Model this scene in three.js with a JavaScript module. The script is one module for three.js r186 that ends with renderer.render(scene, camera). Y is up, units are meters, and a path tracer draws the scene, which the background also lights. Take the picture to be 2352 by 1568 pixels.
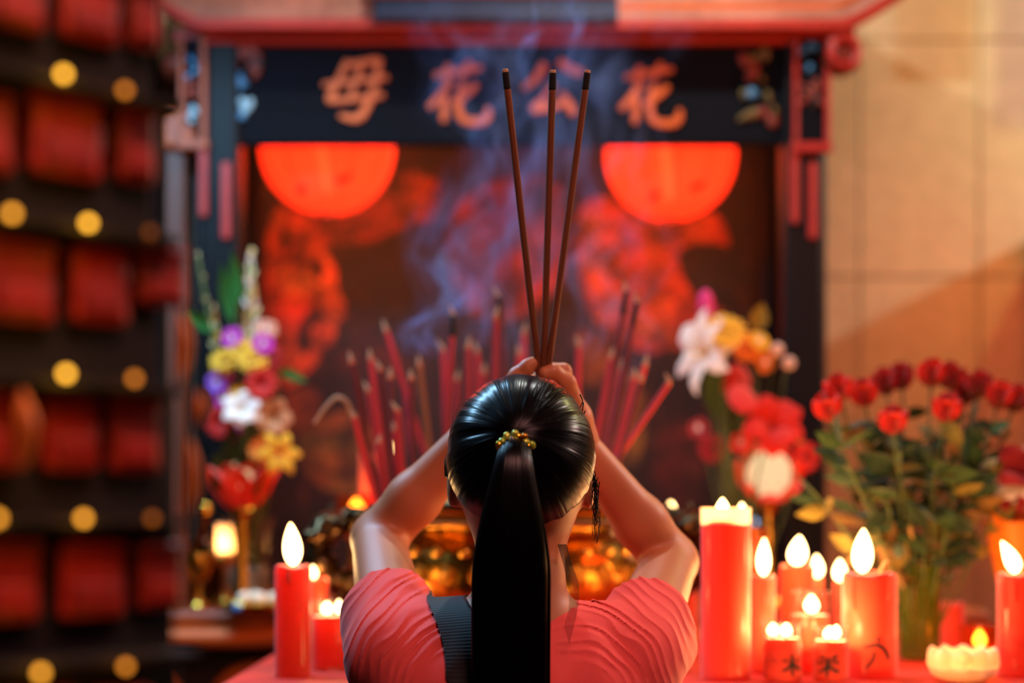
import * as THREE from 'three';
import { RoundedBoxGeometry } from 'three/addons/geometries/RoundedBoxGeometry.js';
import { mergeGeometries } from 'three/addons/utils/BufferGeometryUtils.js';
import { ImprovedNoise } from 'three/addons/math/ImprovedNoise.js';
import { RectAreaLightUniformsLib } from 'three/addons/lights/RectAreaLightUniformsLib.js';

// ------------------------------------------------------------------ camera, light, exposure
const scene = new THREE.Scene();
scene.background = new THREE.Color(0x000000);
const FOCAL = 3267, EYE = 1.38, HORIZON = 1190;            // a 50 mm lens, shifted upwards, level at neck height
const camera = new THREE.PerspectiveCamera(2 * Math.atan(784 / FOCAL) * 180 / Math.PI, 1.5, 0.05, 40);
camera.filmGauge = 36;
camera.position.set(0, EYE, 0);
camera.lookAt(0, EYE, -1);
camera.setViewOffset(2352, 1568, 0, 784 - HORIZON, 2352, 1568);
camera.focus = 1.70;
camera.userData.fStop = 1.45;
scene.add(camera);
const renderer = new THREE.WebGLRenderer();
renderer.toneMapping = THREE.LinearToneMapping;
renderer.toneMappingExposure = 1.0;
renderer.shadowMap.enabled = true;
RectAreaLightUniformsLib.init();

// a cool fluorescent tube under the ceiling on the left, a warm bulb high on the right, a soft rosy ceiling panel behind the visitor
const TUBE = { at: [-0.9, 2.55, -2.45], w: 1.0, h: 0.16, color: [0.33, 0.66, 1.0], power: 68 };
const WALL_BULB = { at: [1.9, 2.95, -3.3], color: [0.9, 0.85, 0.3], power: 1.8 };              // warm bulb above the cupboard
const SIDE_BULB = { at: [2.9, 2.9, -2.9], color: [0.6, 0.88, 0.85], power: 10 };                 // cool bulb further right
const ROOF_BULB = { at: [0.2, 3.15, -2.6], color: [0.9, 0.95, 0.9], power: 4 };               // small bulb above the shrine roof
const SIDE_LANTERN = { at: [1.75, 2.3, -2.35], color: [1.0, 0.22, 0.04], power: 2.9 };            // a red lantern hanging right of the picture
const ROOM_PANEL = { at: [0.55, 2.85, -0.2], w: 0.9, h: 0.6, color: [1.0, 0.42, 0.36], power: 16.5 };
const FLAME_LIGHT = 0.066, FLAME_COLOR = [1.0, 0.5, 0.17], LANTERN_LIGHT = 0.9, LANTERN_COLOR = [1.0, 0.3, 0.1];

// ------------------------------------------------------------------ small tools
const V = (x, y, z) => new THREE.Vector3(x, y, z);
const at = (px, py, d) => V((px - 1176) * d / FOCAL, EYE - (py - HORIZON) * d / FOCAL, -d);   // a point measured on the photograph, at its own distance
let seed = 7;
const rnd = () => { seed = (seed + 0x6d2b79f5) | 0; let t = Math.imul(seed ^ (seed >>> 15), 1 | seed); t = (t + Math.imul(t ^ (t >>> 7), 61 | t)) ^ t; return ((t ^ (t >>> 14)) >>> 0) / 4294967296; };
const rr = (a, b) => a + (b - a) * rnd();
const clamp = (x, a, b) => Math.min(b, Math.max(a, x)), mixn = (a, b, t) => a + (b - a) * t;
const smooth = (a, b, x) => { const t = clamp((x - a) / (b - a), 0, 1); return t * t * (3 - 2 * t); };
const perlin = new ImprovedNoise(), noise = (x, y, z = 0) => perlin.noise(x, y, z);
const fbm = (x, y, z = 0, n = 4) => { let s = 0, a = 0.5; for (let i = 0; i < n; i++) { s += a * noise(x, y, z); x = x * 2.03 + 11; y = y * 2.01 + 5; z = z * 2.02 + 3; a *= 0.5; } return s; };
const taken = {};
const numbered = (n) => { taken[n] = (taken[n] ?? -1) + 1; return taken[n] ? n + '_' + String(taken[n]).padStart(3, '0') : n; };
function tag(o, label, category, group, kind) { o.userData.label = label; if (category) o.userData.category = category; if (group) o.userData.group = group; if (kind) o.userData.kind = kind; return o; }
function thing(name, label, category, p = [0, 0, 0], group) { const o = new THREE.Group(); o.name = numbered(name); o.position.set(...(p.isVector3 ? p.toArray() : p)); scene.add(o); return tag(o, label, category, group); }
function part(parent, name, geo, mat, pos, rot) {
  const m = new THREE.Mesh(geo, mat); m.name = name; m.castShadow = m.receiveShadow = true;
  if (pos) m.position.set(...(pos.isVector3 ? pos.toArray() : pos));
  if (rot) m.rotation.set(...rot);
  parent.add(m); return m;
}
function struct(name, geo, mat, label, pos) { const m = part(scene, name, geo, mat, pos); m.userData.kind = 'structure'; m.userData.label = label; return m; }
const box = (w, h, d, r = 0.004, s = 2) => new RoundedBoxGeometry(w, h, d, s, Math.min(r, w / 2.01, h / 2.01, d / 2.01));
const lathe = (pts, n = 40) => new THREE.LatheGeometry(pts.map(([r, y]) => new THREE.Vector2(Math.max(r, 0), y)), n);
const moved = (g, x, y, z) => { g.translate(x, y, z); return g; };
const merge = (gs) => mergeGeometries(gs.map((g) => { const h = g.index ? g.toNonIndexed() : g; for (const k of Object.keys(h.attributes)) if (!['position', 'normal', 'uv'].includes(k)) h.deleteAttribute(k); return h; }));
// a swept tube: points, radius (number or function of 0..1), optional flattening of the section
function sweep(pts, r, n = 10, steps = 24, flat = 1, closedEnds = true) {
  const c = new THREE.CatmullRomCurve3(pts), pos = [], uv = [], idx = [], f = c.computeFrenetFrames(steps, false), L = c.getLength();
  const rad = typeof r === 'function' ? r : () => r;
  for (let i = 0; i <= steps; i++) {
    const p = c.getPointAt(i / steps), N = f.normals[i], B = f.binormals[i], q = rad(i / steps);
    for (let k = 0; k <= n; k++) {
      const a = k / n * 2 * Math.PI, s = Math.sin(a) * q * flat, t = Math.cos(a) * q;
      pos.push(p.x + N.x * t + B.x * s, p.y + N.y * t + B.y * s, p.z + N.z * t + B.z * s); uv.push(k / n, i / steps * L);
    }
  }
  const w = n + 1;
  for (let i = 0; i < steps; i++) for (let k = 0; k < n; k++) { const a = i * w + k; idx.push(a, a + 1, a + w, a + 1, a + w + 1, a + w); }
  if (closedEnds) for (const [i, flip] of [[0, 1], [steps, 0]]) {
    const p = c.getPointAt(i / steps), m = pos.length / 3; pos.push(p.x, p.y, p.z); uv.push(0.5, 0);
    for (let k = 0; k < n; k++) { const a = i * w + k; flip ? idx.push(m, a + 1, a) : idx.push(m, a, a + 1); }
  }
  const g = new THREE.BufferGeometry();
  g.setAttribute('position', new THREE.Float32BufferAttribute(pos, 3)); g.setAttribute('uv', new THREE.Float32BufferAttribute(uv, 2)); g.setIndex(idx); g.computeVertexNormals(); return g;
}
// a grid surface from a function of (u, v)
function sheet(fn, nu, nv) {
  const pos = [], uv = [], idx = [], p = V();
  for (let j = 0; j <= nv; j++) for (let i = 0; i <= nu; i++) { fn(i / nu, j / nv, p); pos.push(p.x, p.y, p.z); uv.push(i / nu, j / nv); }
  for (let j = 0; j < nv; j++) for (let i = 0; i < nu; i++) { const a = j * (nu + 1) + i, b = a + nu + 1; idx.push(a, a + 1, b, a + 1, b + 1, b); }
  const g = new THREE.BufferGeometry();
  g.setAttribute('position', new THREE.Float32BufferAttribute(pos, 3)); g.setAttribute('uv', new THREE.Float32BufferAttribute(uv, 2)); g.setIndex(idx); g.computeVertexNormals(); return g;
}
// an implicit surface meshed on a grid (surface nets)
function nets(f, lo, hi, h) {
  const n = [0, 1, 2].map((k) => Math.ceil((hi[k] - lo[k]) / h) + 1), [nx, ny, nz] = n, val = new Float32Array(nx * ny * nz);
  for (let z = 0, i = 0; z < nz; z++) for (let y = 0; y < ny; y++) for (let x = 0; x < nx; x++) val[i++] = f(lo[0] + x * h, lo[1] + y * h, lo[2] + z * h);
  const cell = new Int32Array(nx * ny * nz).fill(-1), pos = [], nor = [], uv = [], idx = [], off = [];
  for (let c = 0; c < 8; c++) off.push([(c & 1), (c >> 1) & 1, (c >> 2) & 1]);
  const I = (x, y, z) => (z * ny + y) * nx + x;
  for (let z = 0; z < nz - 1; z++) for (let y = 0; y < ny - 1; y++) for (let x = 0; x < nx - 1; x++) {
    let m = 0; const v = [];
    for (let c = 0; c < 8; c++) { v[c] = val[I(x + off[c][0], y + off[c][1], z + off[c][2])]; if (v[c] < 0) m |= 1 << c; }
    if (m === 0 || m === 255) continue;
    let s = [0, 0, 0], k = 0;
    for (let a = 0; a < 8; a++) for (let e = 1; e < 8; e <<= 1) { const b = a | e; if (b === a || ((m >> a) & 1) === ((m >> b) & 1)) continue; const t = v[a] / (v[a] - v[b]); for (let q = 0; q < 3; q++) s[q] += off[a][q] + (off[b][q] - off[a][q]) * t; k++; }
    cell[I(x, y, z)] = pos.length / 3;
    const X = lo[0] + (x + s[0] / k) * h, Y = lo[1] + (y + s[1] / k) * h, Z = lo[2] + (z + s[2] / k) * h, e = h * 0.5;
    const gx = f(X + e, Y, Z) - f(X - e, Y, Z), gy = f(X, Y + e, Z) - f(X, Y - e, Z), gz = f(X, Y, Z + e) - f(X, Y, Z - e), l = Math.hypot(gx, gy, gz) || 1;
    pos.push(X, Y, Z); nor.push(gx / l, gy / l, gz / l); uv.push(X, Y);
  }
  const quad = (a, b, c, d, flip) => { if (a < 0 || b < 0 || c < 0 || d < 0) return; flip ? idx.push(a, c, b, a, d, c) : idx.push(a, b, c, a, c, d); };
  for (let z = 1; z < nz - 1; z++) for (let y = 1; y < ny - 1; y++) for (let x = 1; x < nx - 1; x++) {
    const s = val[I(x, y, z)] < 0;
    if (s !== val[I(x + 1, y, z)] < 0) quad(cell[I(x, y - 1, z - 1)], cell[I(x, y, z - 1)], cell[I(x, y, z)], cell[I(x, y - 1, z)], !s);
    if (s !== val[I(x, y + 1, z)] < 0) quad(cell[I(x - 1, y, z - 1)], cell[I(x - 1, y, z)], cell[I(x, y, z)], cell[I(x, y, z - 1)], !s);
    if (s !== val[I(x, y, z + 1)] < 0) quad(cell[I(x - 1, y - 1, z)], cell[I(x, y - 1, z)], cell[I(x, y, z)], cell[I(x - 1, y, z)], !s);
  }
  const g = new THREE.BufferGeometry();
  g.setAttribute('position', new THREE.Float32BufferAttribute(pos, 3)); g.setAttribute('normal', new THREE.Float32BufferAttribute(nor, 3)); g.setAttribute('uv', new THREE.Float32BufferAttribute(uv, 2)); g.setIndex(idx); return g;
}
function cone(x, y, z, a, b, ra, rb) {                       // distance to a tapered capsule
  const bx = b.x - a.x, by = b.y - a.y, bz = b.z - a.z, px = x - a.x, py = y - a.y, pz = z - a.z, t = clamp((px * bx + py * by + pz * bz) / (bx * bx + by * by + bz * bz), 0, 1);
  return Math.hypot(px - bx * t, py - by * t, pz - bz * t) - (ra + (rb - ra) * t);
}
const ball = (x, y, z, c, rx, ry, rz) => { const k = Math.hypot((x - c.x) / rx, (y - c.y) / ry, (z - c.z) / rz), g = Math.hypot((x - c.x) / (rx * rx), (y - c.y) / (ry * ry), (z - c.z) / (rz * rz)); return g < 1e-9 ? -Math.min(rx, ry, rz) : k * (k - 1) / g; };
const smin = (a, b, k) => { const h = Math.max(k - Math.abs(a - b), 0) / k; return Math.min(a, b) - h * h * k / 4; };

// ------------------------------------------------------------------ textures and materials
function grey(n, fn, rep) { const d = new Uint8Array(n * n * 4); for (let y = 0; y < n; y++) for (let x = 0; x < n; x++) { const v = clamp(fn(x / n, y / n) * 255, 0, 255), i = (y * n + x) * 4; d[i] = d[i + 1] = d[i + 2] = v; d[i + 3] = 255; } const t = new THREE.DataTexture(d, n, n); t.magFilter = THREE.LinearFilter; t.wrapS = t.wrapT = THREE.RepeatWrapping; if (rep) t.repeat.set(...rep); t.needsUpdate = true; return t; }
function tint(n, fn, rep) { const d = new Uint8Array(n * n * 4); for (let y = 0; y < n; y++) for (let x = 0; x < n; x++) { const c = fn(x / n, y / n), i = (y * n + x) * 4; for (let k = 0; k < 3; k++) d[i + k] = clamp(c[k] * 255, 0, 255); d[i + 3] = 255; } const t = new THREE.DataTexture(d, n, n); t.magFilter = THREE.LinearFilter; t.colorSpace = THREE.SRGBColorSpace; t.wrapS = t.wrapT = THREE.RepeatWrapping; if (rep) t.repeat.set(...rep); t.needsUpdate = true; return t; }
const TAU = Math.PI * 2, ring = (u, v, k, z = 0) => fbm(Math.cos(u * TAU) * k, Math.sin(u * TAU) * k, v + z, 4);
const std = (hex, rough = 0.6, o = {}) => new THREE.MeshStandardMaterial({ color: hex, roughness: rough, side: THREE.DoubleSide, ...o });
const phys = (hex, rough = 0.6, o = {}) => new THREE.MeshPhysicalMaterial({ color: hex, roughness: rough, side: THREE.DoubleSide, ...o });
const woodTex = tint(256, (u, v) => { const g = 0.75 + 0.5 * ring(u, v * 1.2, 1.6) + 0.12 * Math.sin((u * 14 + 1.2 * ring(u, v * 2, 1)) * TAU); return [g, g * 0.98, g * 0.95]; });
const blotch = tint(256, (u, v) => { const g = 0.9 + 0.3 * fbm(u * 5, v * 5, 2) + 0.2 * fbm(u * 24, v * 24, 9); return [g, g, g]; }); blotch.wrapS = blotch.wrapT = THREE.MirroredRepeatWrapping;
const fineBump = grey(256, (u, v) => 0.5 + 0.6 * ring(u, v * 9, 7));
const M = {
  lacquer: phys(0x07080a, 0.45, { specularIntensity: 0.35 }), redTrim: std(0xb3200f, 0.45, { map: blotch }), navy: phys(0x050a15, 0.85, { map: blotch, specularIntensity: 0.35 }), roofWood: std(0xc4826a, 0.55, { map: blotch }), roofRed: std(0xc0301a, 0.5, { map: blotch }),
  gilt: std(0xd0601c, 0.5, { metalness: 0.2 }), orangeWood: std(0xc25a1e, 0.5, { map: woodTex }), darkWood: std(0x2c120a, 0.5, { map: woodTex }), brownWood: std(0x6b3517, 0.5, { map: woodTex }),
  bluePaint: std(0x3f7fa8, 0.45), palePaint: std(0x8fb6c4, 0.45), brickPaint: std(0x7a2c18, 0.5), olivePaint: std(0x6a5a24, 0.5),
  wall: std(0x3a120c, 0.9, { map: blotch }), grout: std(0xa88c6a, 0.9), ceiling: std(0x4a2a20, 0.9), floor: std(0x40251c, 0.6, { map: blotch }),
  cloth: std(0xd8301c, 0.75, { map: blotch, bumpMap: fineBump, bumpScale: 0.0006 }),
  brass: std(0xb07a2a, 0.24, { metalness: 1, bumpMap: grey(256, (u, v) => 0.5 + 0.9 * ring(u, v * 3, 3)), bumpScale: 0.006 }), bronze: std(0x4a3a26, 0.3, { metalness: 1 }), gold: std(0xd9a441, 0.28, { metalness: 1 }), ash: std(0x8b8078, 1),
  wax: phys(0xe84a1a, 0.95, { transmission: 0.5, thickness: 0, clearcoat: 1, clearcoatRoughness: 0.18 }), waxOrange: phys(0xec5a20, 0.95, { transmission: 0.55, thickness: 0, clearcoat: 1, clearcoatRoughness: 0.18 }), waxCream: phys(0xf3dcae, 0.95, { transmission: 0.3, thickness: 0 }),
  wick: std(0x1a1009, 0.9), wickPale: std(0xd9a86a, 0.8), ink: std(0x1a0b06, 0.8),
  glass: phys(0xffffff, 0.03, { transmission: 1, thickness: 0, ior: 1.5 }), amberGlass: phys(0xffc27a, 0.04, { transmission: 1, thickness: 0 }), greenGlass: phys(0xa8c04a, 0.08, { transmission: 0.9, thickness: 0 }), frosted: phys(0xfff0d8, 0.8, { transmission: 0.8, thickness: 0 }),
  flame: new THREE.MeshStandardMaterial({ color: 0x000000, emissive: new THREE.Color(1, 0.62, 0.24), emissiveIntensity: 14, side: THREE.DoubleSide }),
  stick: std(0x9c1220, 0.75), stickDark: std(0x5c0d16, 0.8), stickBrown: std(0x8a4a1e, 0.85, { bumpMap: fineBump, bumpScale: 0.0004 }), burnt: std(0x0b0706, 0.95), ashTip: std(0xa98468, 1), emberAsh: std(0xb9603c, 0.9),
  leaf: phys(0x33521c, 0.9, { transmission: 0.25, thickness: 0 }), leafDark: phys(0x1d3a18, 0.9, { transmission: 0.2, thickness: 0 }), leafOlive: phys(0x8a7a24, 0.9, { transmission: 0.3, thickness: 0 }), leafGreen: phys(0x1f7a22, 0.9, { transmission: 0.3, thickness: 0 }), stem: std(0x4a5a22, 0.6),
};
const petal = (hex) => phys(hex, 0.95, { transmission: 0.35, thickness: 0 });

// ------------------------------------------------------------------ the room
struct('floor', box(6.2, 0.1, 6.2, 0.002), M.floor, 'dark reddish floor of the temple hall', [0, -0.05, -1.2]);
struct('ceiling', box(6.2, 0.1, 6.2, 0.002), M.ceiling, 'dark ceiling of the temple hall', [0, 3.35, -1.2]);
struct('wall_left', box(0.1, 3.3, 6.2, 0.002), M.wall, 'dark red wall of the hall', [-3.05, 1.65, -1.2]);
struct('wall_right', box(0.1, 3.3, 6.2, 0.002), M.wall, 'dark red wall facing the shrine side', [3.05, 1.65, -1.2]);
struct('wall_front', box(6.2, 3.3, 0.1, 0.002), M.wall, 'dark red wall behind the visitor', [0, 1.65, 1.85]);
const backWall = struct('wall_back', box(6.2, 3.3, 0.1, 0.002), M.grout, 'cream tiled wall behind the shrine', [0, 1.65, -4.065]);
const stone = tint(128, (u, v) => { const g = 0.95 + 0.1 * fbm(u * 6, v * 12, 2) + 0.08 * fbm(u * 30, v * 60, 9); return [g, g, g]; });
{ // stone tiles, 33 x 66 cm, each a slab of its own
  const geo = box(0.333, 0.6625, 0.014, 0.003), kinds = [0xcfb08a, 0xc8a984, 0xd2b48e].map((h) => std(h, 0.4, { map: stone }));
  for (let c = -11; c < 6; c++) for (let r = 0; r < 5; r++) part(backWall, 'tile', geo, kinds[(c * 2 + r * 3 + 36) % 3], [0.978 + 0.1685 + 0.337 * c, 2.392 - 1.65 + 0.6667 * (r - 3), 0.055 + ((c * 7 + r * 3 + 84) % 4) * 0.0004]);
}
{ // fluorescent tube on the ceiling, left
  const t = thing('tube_lamp', 'cool white fluorescent tube lamp hung under the ceiling', 'lamp', TUBE.at);
  part(t, 'housing', box(TUBE.w + 0.08, 0.05, 0.2, 0.01), std(0xb8b8b8, 0.5), [0, 0.05, 0]);
  part(t, 'rod', box(0.02, 0.26, 0.02, 0.004), std(0x777777, 0.5), [-0.4, 0.2, 0]); part(t, 'rod', box(0.02, 0.26, 0.02, 0.004), std(0x777777, 0.5), [0.4, 0.2, 0]);
  part(t, 'glowing_tube', new THREE.CapsuleGeometry(0.018, TUBE.w - 0.1, 4, 12), new THREE.MeshStandardMaterial({ color: 0, emissive: new THREE.Color(...TUBE.color), emissiveIntensity: 6 }), [0, 0.005, 0], [0, 0, Math.PI / 2]);
  const l = new THREE.RectAreaLight(new THREE.Color(...TUBE.color), TUBE.power, TUBE.w, TUBE.h); l.position.set(0, -0.03, 0); l.rotation.x = -Math.PI / 2; l.name = 'tube_light'; t.add(l);
}
{ // rosy ceiling panel behind the visitor
  const t = thing('panel_lamp', 'rosy square panel lamp hung from the ceiling', 'lamp', ROOM_PANEL.at); t.rotation.x = 0.7;
  part(t, 'housing', box(ROOM_PANEL.w + 0.06, 0.05, ROOM_PANEL.h + 0.06, 0.01), std(0x7a1a14, 0.5), [0, 0.045, 0]);
  part(t, 'rod', box(0.02, 0.16, 0.02, 0.004), std(0x555555, 0.5), [0, 0.14, 0]);
  part(t, 'diffuser', box(ROOM_PANEL.w, 0.02, ROOM_PANEL.h, 0.006), new THREE.MeshStandardMaterial({ color: 0, emissive: new THREE.Color(...ROOM_PANEL.color), emissiveIntensity: 2 }), [0, 0.012, 0]);
  const l = new THREE.RectAreaLight(new THREE.Color(...ROOM_PANEL.color), ROOM_PANEL.power, ROOM_PANEL.w, ROOM_PANEL.h); l.position.set(0, -0.01, 0); l.rotation.x = -Math.PI / 2; l.name = 'panel_light'; t.add(l);
}
{ // bare warm bulb high on the right, outside the picture, and the tall cupboard whose top shades the wall
  const t = thing('wall_bulb_lamp', 'bare warm bulb hanging on a cord above the cupboard', 'lamp', WALL_BULB.at);
  part(t, 'cord', new THREE.CylinderGeometry(0.004, 0.004, 0.28, 8), std(0x111111, 0.7), [0, 0.21, 0]); part(t, 'holder', lathe([[0, 0.09], [0.016, 0.085], [0.018, 0.04], [0, 0.04]], 16), std(0x222222, 0.5));
  part(t, 'bulb', new THREE.SphereGeometry(0.035, 20, 14), new THREE.MeshStandardMaterial({ color: 0, emissive: new THREE.Color(...WALL_BULB.color), emissiveIntensity: 6 }), [0, 0.01, 0]);
  const l = new THREE.PointLight(new THREE.Color(...WALL_BULB.color), WALL_BULB.power); l.position.set(0, 0.01, 0); l.shadow.radius = 2.2; l.castShadow = true; l.name = 'wall_bulb_light'; t.add(l);
  for (const [L, name, label, r] of [[SIDE_BULB, 'side_bulb_lamp', 'bare cool bulb hanging on a cord by the side wall', 0.03], [ROOF_BULB, 'roof_bulb_lamp', 'small bare bulb hanging above the shrine roof', 0.025]]) {
    const q = thing(name, label, 'lamp', L.at), top = 3.3 - L.at[1];
    part(q, 'cord', new THREE.CylinderGeometry(0.004, 0.004, top - 0.06, 8), std(0x111111, 0.7), [0, (top + 0.06) / 2, 0]); part(q, 'holder', lathe([[0, 0.075], [0.014, 0.07], [0.016, 0.03], [0, 0.03]], 16), std(0x222222, 0.5));
    part(q, 'bulb', new THREE.SphereGeometry(r, 20, 14), new THREE.MeshStandardMaterial({ color: 0, emissive: new THREE.Color(...L.color), emissiveIntensity: 6 }), [0, 0.005, 0]);
    const e = new THREE.PointLight(new THREE.Color(...L.color), L.power); e.position.set(0, 0.005, 0); e.shadow.radius = r * 60; e.castShadow = true; e.name = 'bulb_light'; q.add(e);
  }
  { const q = thing('hanging_tablet', 'narrow wooden tablet hanging from the ceiling by the tiled wall', 'tablet', [1.66, 2.69, -3.7]); part(q, 'board', box(0.14, 0.36, 0.02, 0.006), M.brownWood, [0, 0.18, 0]); part(q, 'cord', new THREE.CylinderGeometry(0.003, 0.003, 0.25, 6), M.redTrim, [0, 0.485, 0]); }
  const c = thing('tall_cupboard', 'tall dark cupboard standing against the tiled wall', 'cupboard', [1.95, 0, -3.8]);
  part(c, 'body', box(0.86, 2.14, 0.36, 0.01), M.darkWood, [0, 1.07, 0]); part(c, 'top', box(0.9, 0.05, 0.37, 0.012), M.brownWood, [0, 2.165, 0.01]);
  for (const s of [-1, 1]) { const d = part(c, 'door', box(0.4, 2.0, 0.025, 0.006), M.brownWood, [s * 0.205, 1.07, 0.193]); part(d, 'knob', new THREE.SphereGeometry(0.014, 12, 8), M.gold, [-s * 0.16, 0, 0.022]); }
}

// ------------------------------------------------------------------ lettering drawn as brush strokes
// strokes: lists of [x, y, half width] in a unit square; raised slabs with rounded brush ends
function brushChar(strokes, size, depth) {
  const gs = [];
  for (const s of strokes) {
    const pts = s.map(([x, y]) => new THREE.Vector2(x, y)), n = 14, c = pts.length > 2 ? new THREE.SplineCurve(pts) : new THREE.LineCurve(pts[0], pts[pts.length - 1]);
    const L = [], R = [];
    for (let i = 0; i <= n; i++) {
      const t = i / n, p = c.getPoint(t), q = c.getTangent(t), k = t * (s.length - 1), a = Math.min(Math.floor(k), s.length - 2), w = mixn(s[a][2], s[a + 1][2], k - a) * (0.55 + 0.45 * Math.min(1, Math.min(t, 1 - t) * 7 + 0.25));
      L.push([p.x - q.y * w, p.y + q.x * w]); R.unshift([p.x + q.y * w, p.y - q.x * w]);
    }
    const sh = new THREE.Shape([...L, ...R].map(([x, y]) => new THREE.Vector2((x - 0.5) * size, (y - 0.5) * size)));
    const g = new THREE.ExtrudeGeometry(sh, { depth, bevelEnabled: true, bevelSize: depth * 0.25, bevelThickness: depth * 0.25, bevelSegments: 1 }); g.translate(0, 0, gs.length * depth * 0.02); gs.push(g);
  }
  return merge(gs);
}
const MU = [[[0.38, 0.95, 0.04], [0.22, 0.6, 0.045], [0.08, 0.33, 0.045]], [[0.35, 0.88, 0.035], [0.6, 0.92, 0.04], [0.86, 0.96, 0.05]], [[0.88, 0.98, 0.05], [0.8, 0.6, 0.05], [0.7, 0.28, 0.05], [0.54, 0.06, 0.055], [0.26, 0.1, 0.035]], [[0.0, 0.58, 0.035], [0.5, 0.63, 0.04], [1.0, 0.69, 0.045]], [[0.08, 0.33, 0.045], [0.5, 0.36, 0.04], [0.94, 0.42, 0.05]], [[0.6, 0.88, 0.035], [0.55, 0.76, 0.045], [0.52, 0.64, 0.035]], [[0.48, 0.6, 0.035], [0.46, 0.48, 0.045], [0.44, 0.36, 0.035]]];
const HUA = [[[0.1, 0.8, 0.04], [0.45, 0.86, 0.045], [0.86, 0.93, 0.04]], [[0.34, 0.97, 0.045], [0.3, 0.86, 0.045], [0.3, 0.74, 0.035]], [[0.68, 1.02, 0.05], [0.6, 0.9, 0.04], [0.56, 0.78, 0.035]], [[0.36, 0.74, 0.05], [0.22, 0.5, 0.05], [0.02, 0.28, 0.04]], [[0.26, 0.52, 0.045], [0.27, 0.3, 0.05], [0.25, 0.06, 0.045]], [[0.78, 0.66, 0.05], [0.62, 0.5, 0.045], [0.4, 0.36, 0.035]], [[0.56, 0.72, 0.045], [0.5, 0.4, 0.05], [0.52, 0.14, 0.055], [0.72, 0.05, 0.055], [0.94, 0.1, 0.06], [0.97, 0.28, 0.035]]];
const GONG = [[[0.36, 0.9, 0.06], [0.22, 0.66, 0.055], [0.02, 0.5, 0.04]], [[0.6, 0.94, 0.06], [0.76, 0.82, 0.065], [0.98, 0.74, 0.06]], [[0.5, 0.58, 0.05], [0.36, 0.34, 0.05], [0.16, 0.14, 0.055]], [[0.16, 0.14, 0.055], [0.42, 0.18, 0.05], [0.72, 0.26, 0.045]], [[0.62, 0.42, 0.05], [0.74, 0.26, 0.06], [0.84, 0.06, 0.055]]];

// ------------------------------------------------------------------ the shrine
const Z0 = -3.2, sx = (px, d = 3.2) => (px - 1176) * d / FOCAL, sy = (py, d = 3.2) => EYE - (py - HORIZON) * d / FOCAL;
const shrine = thing('shrine', 'dark lacquered altar shrine with a lettered navy name board and upswept roof', 'shrine', [0, 0, Z0]);
const S = (name, geo, mat, x, y, z, rot) => part(shrine, name, geo, mat, [x, y, z - Z0], rot);
S('base', box(1.9, 1.14, 0.9, 0.02), M.darkWood, 0, 0.57, -3.5);
S('ledge', box(2.0, 0.05, 1.0, 0.018, 3), M.orangeWood, 0, 1.165, -3.46);
S('ledge_moulding', sweep([V(-0.99, 1.13, -2.965), V(0, 1.13, -2.965), V(0.99, 1.13, -2.965)], 0.022, 10, 4), M.gilt, 0, 0, 0);
for (let i = 0; i < 7; i++) { // carved arched apron panels under the ledge
  const p = S('apron_panel', new THREE.TorusGeometry(0.1, 0.02, 8, 20, Math.PI), M.gilt, -0.81 + i * 0.27, 0.96, -3.045); part(p, 'recess', new THREE.CylinderGeometry(0.09, 0.09, 0.02, 24, 1, false, 0, Math.PI), M.lacquer, [0, 0, 0], [Math.PI / 2, Math.PI / 2, 0]);
}
// posts of black lacquer with red fillets
for (const [x, s] of [[sx(510), 1], [sx(1840), -1]]) {
  S('post', box(0.088, 1.29, 0.09, 0.012), M.lacquer, x, 1.19 + 0.645, -3.21);
  S('post_fillet', box(0.018, 0.17, 0.012, 0.004), M.redTrim, s > 0 ? sx(476) : sx(1817), s > 0 ? sy(420) : sy(435), -3.158);
  S('inner_post', box(0.06, 1.29, 0.07, 0.01), M.lacquer, x - s * 0.022, 1.19 + 0.645, -3.66);
  S('inner_fillet', box(0.02, 0.17, 0.012, 0.004), M.redTrim, s > 0 ? sx(527) : sx(1858), sy(470), -3.16);
}
S('side_panel', box(0.03, 1.29, 0.66, 0.006), M.darkWood, -0.71, 1.835, -3.56); S('side_panel', box(0.03, 1.29, 0.66, 0.006), M.darkWood, 0.7, 1.835, -3.56);
S('shrine_ceiling', box(1.44, 0.03, 0.7, 0.006), M.darkWood, 0, 2.462, -3.55);
S('back_panel', box(1.44, 1.29, 0.03, 0.006), M.darkWood, 0, 1.835, -3.885);
{ // a dark red curtain between the lamp tower and the shrine
  const c = thing('curtain', 'dark red curtain hanging in folds beside the shrine', 'curtain', [-1.335, 0, -3.7]);
  part(c, 'cloth', sheet((u, v, p) => p.set((u - 0.5) * 0.84, 3.28 - v * 2.06, 0.04 * Math.sin(u * 44 + 0.6 * Math.sin(v * 3)) + 0.01 * Math.sin(u * 90)), 160, 12), std(0x3a0a08, 0.9, { map: blotch })); part(c, 'rail', new THREE.CylinderGeometry(0.012, 0.012, 0.9, 10), M.gold, [0, 3.285, 0], [0, 0, Math.PI / 2]);
}
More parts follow.
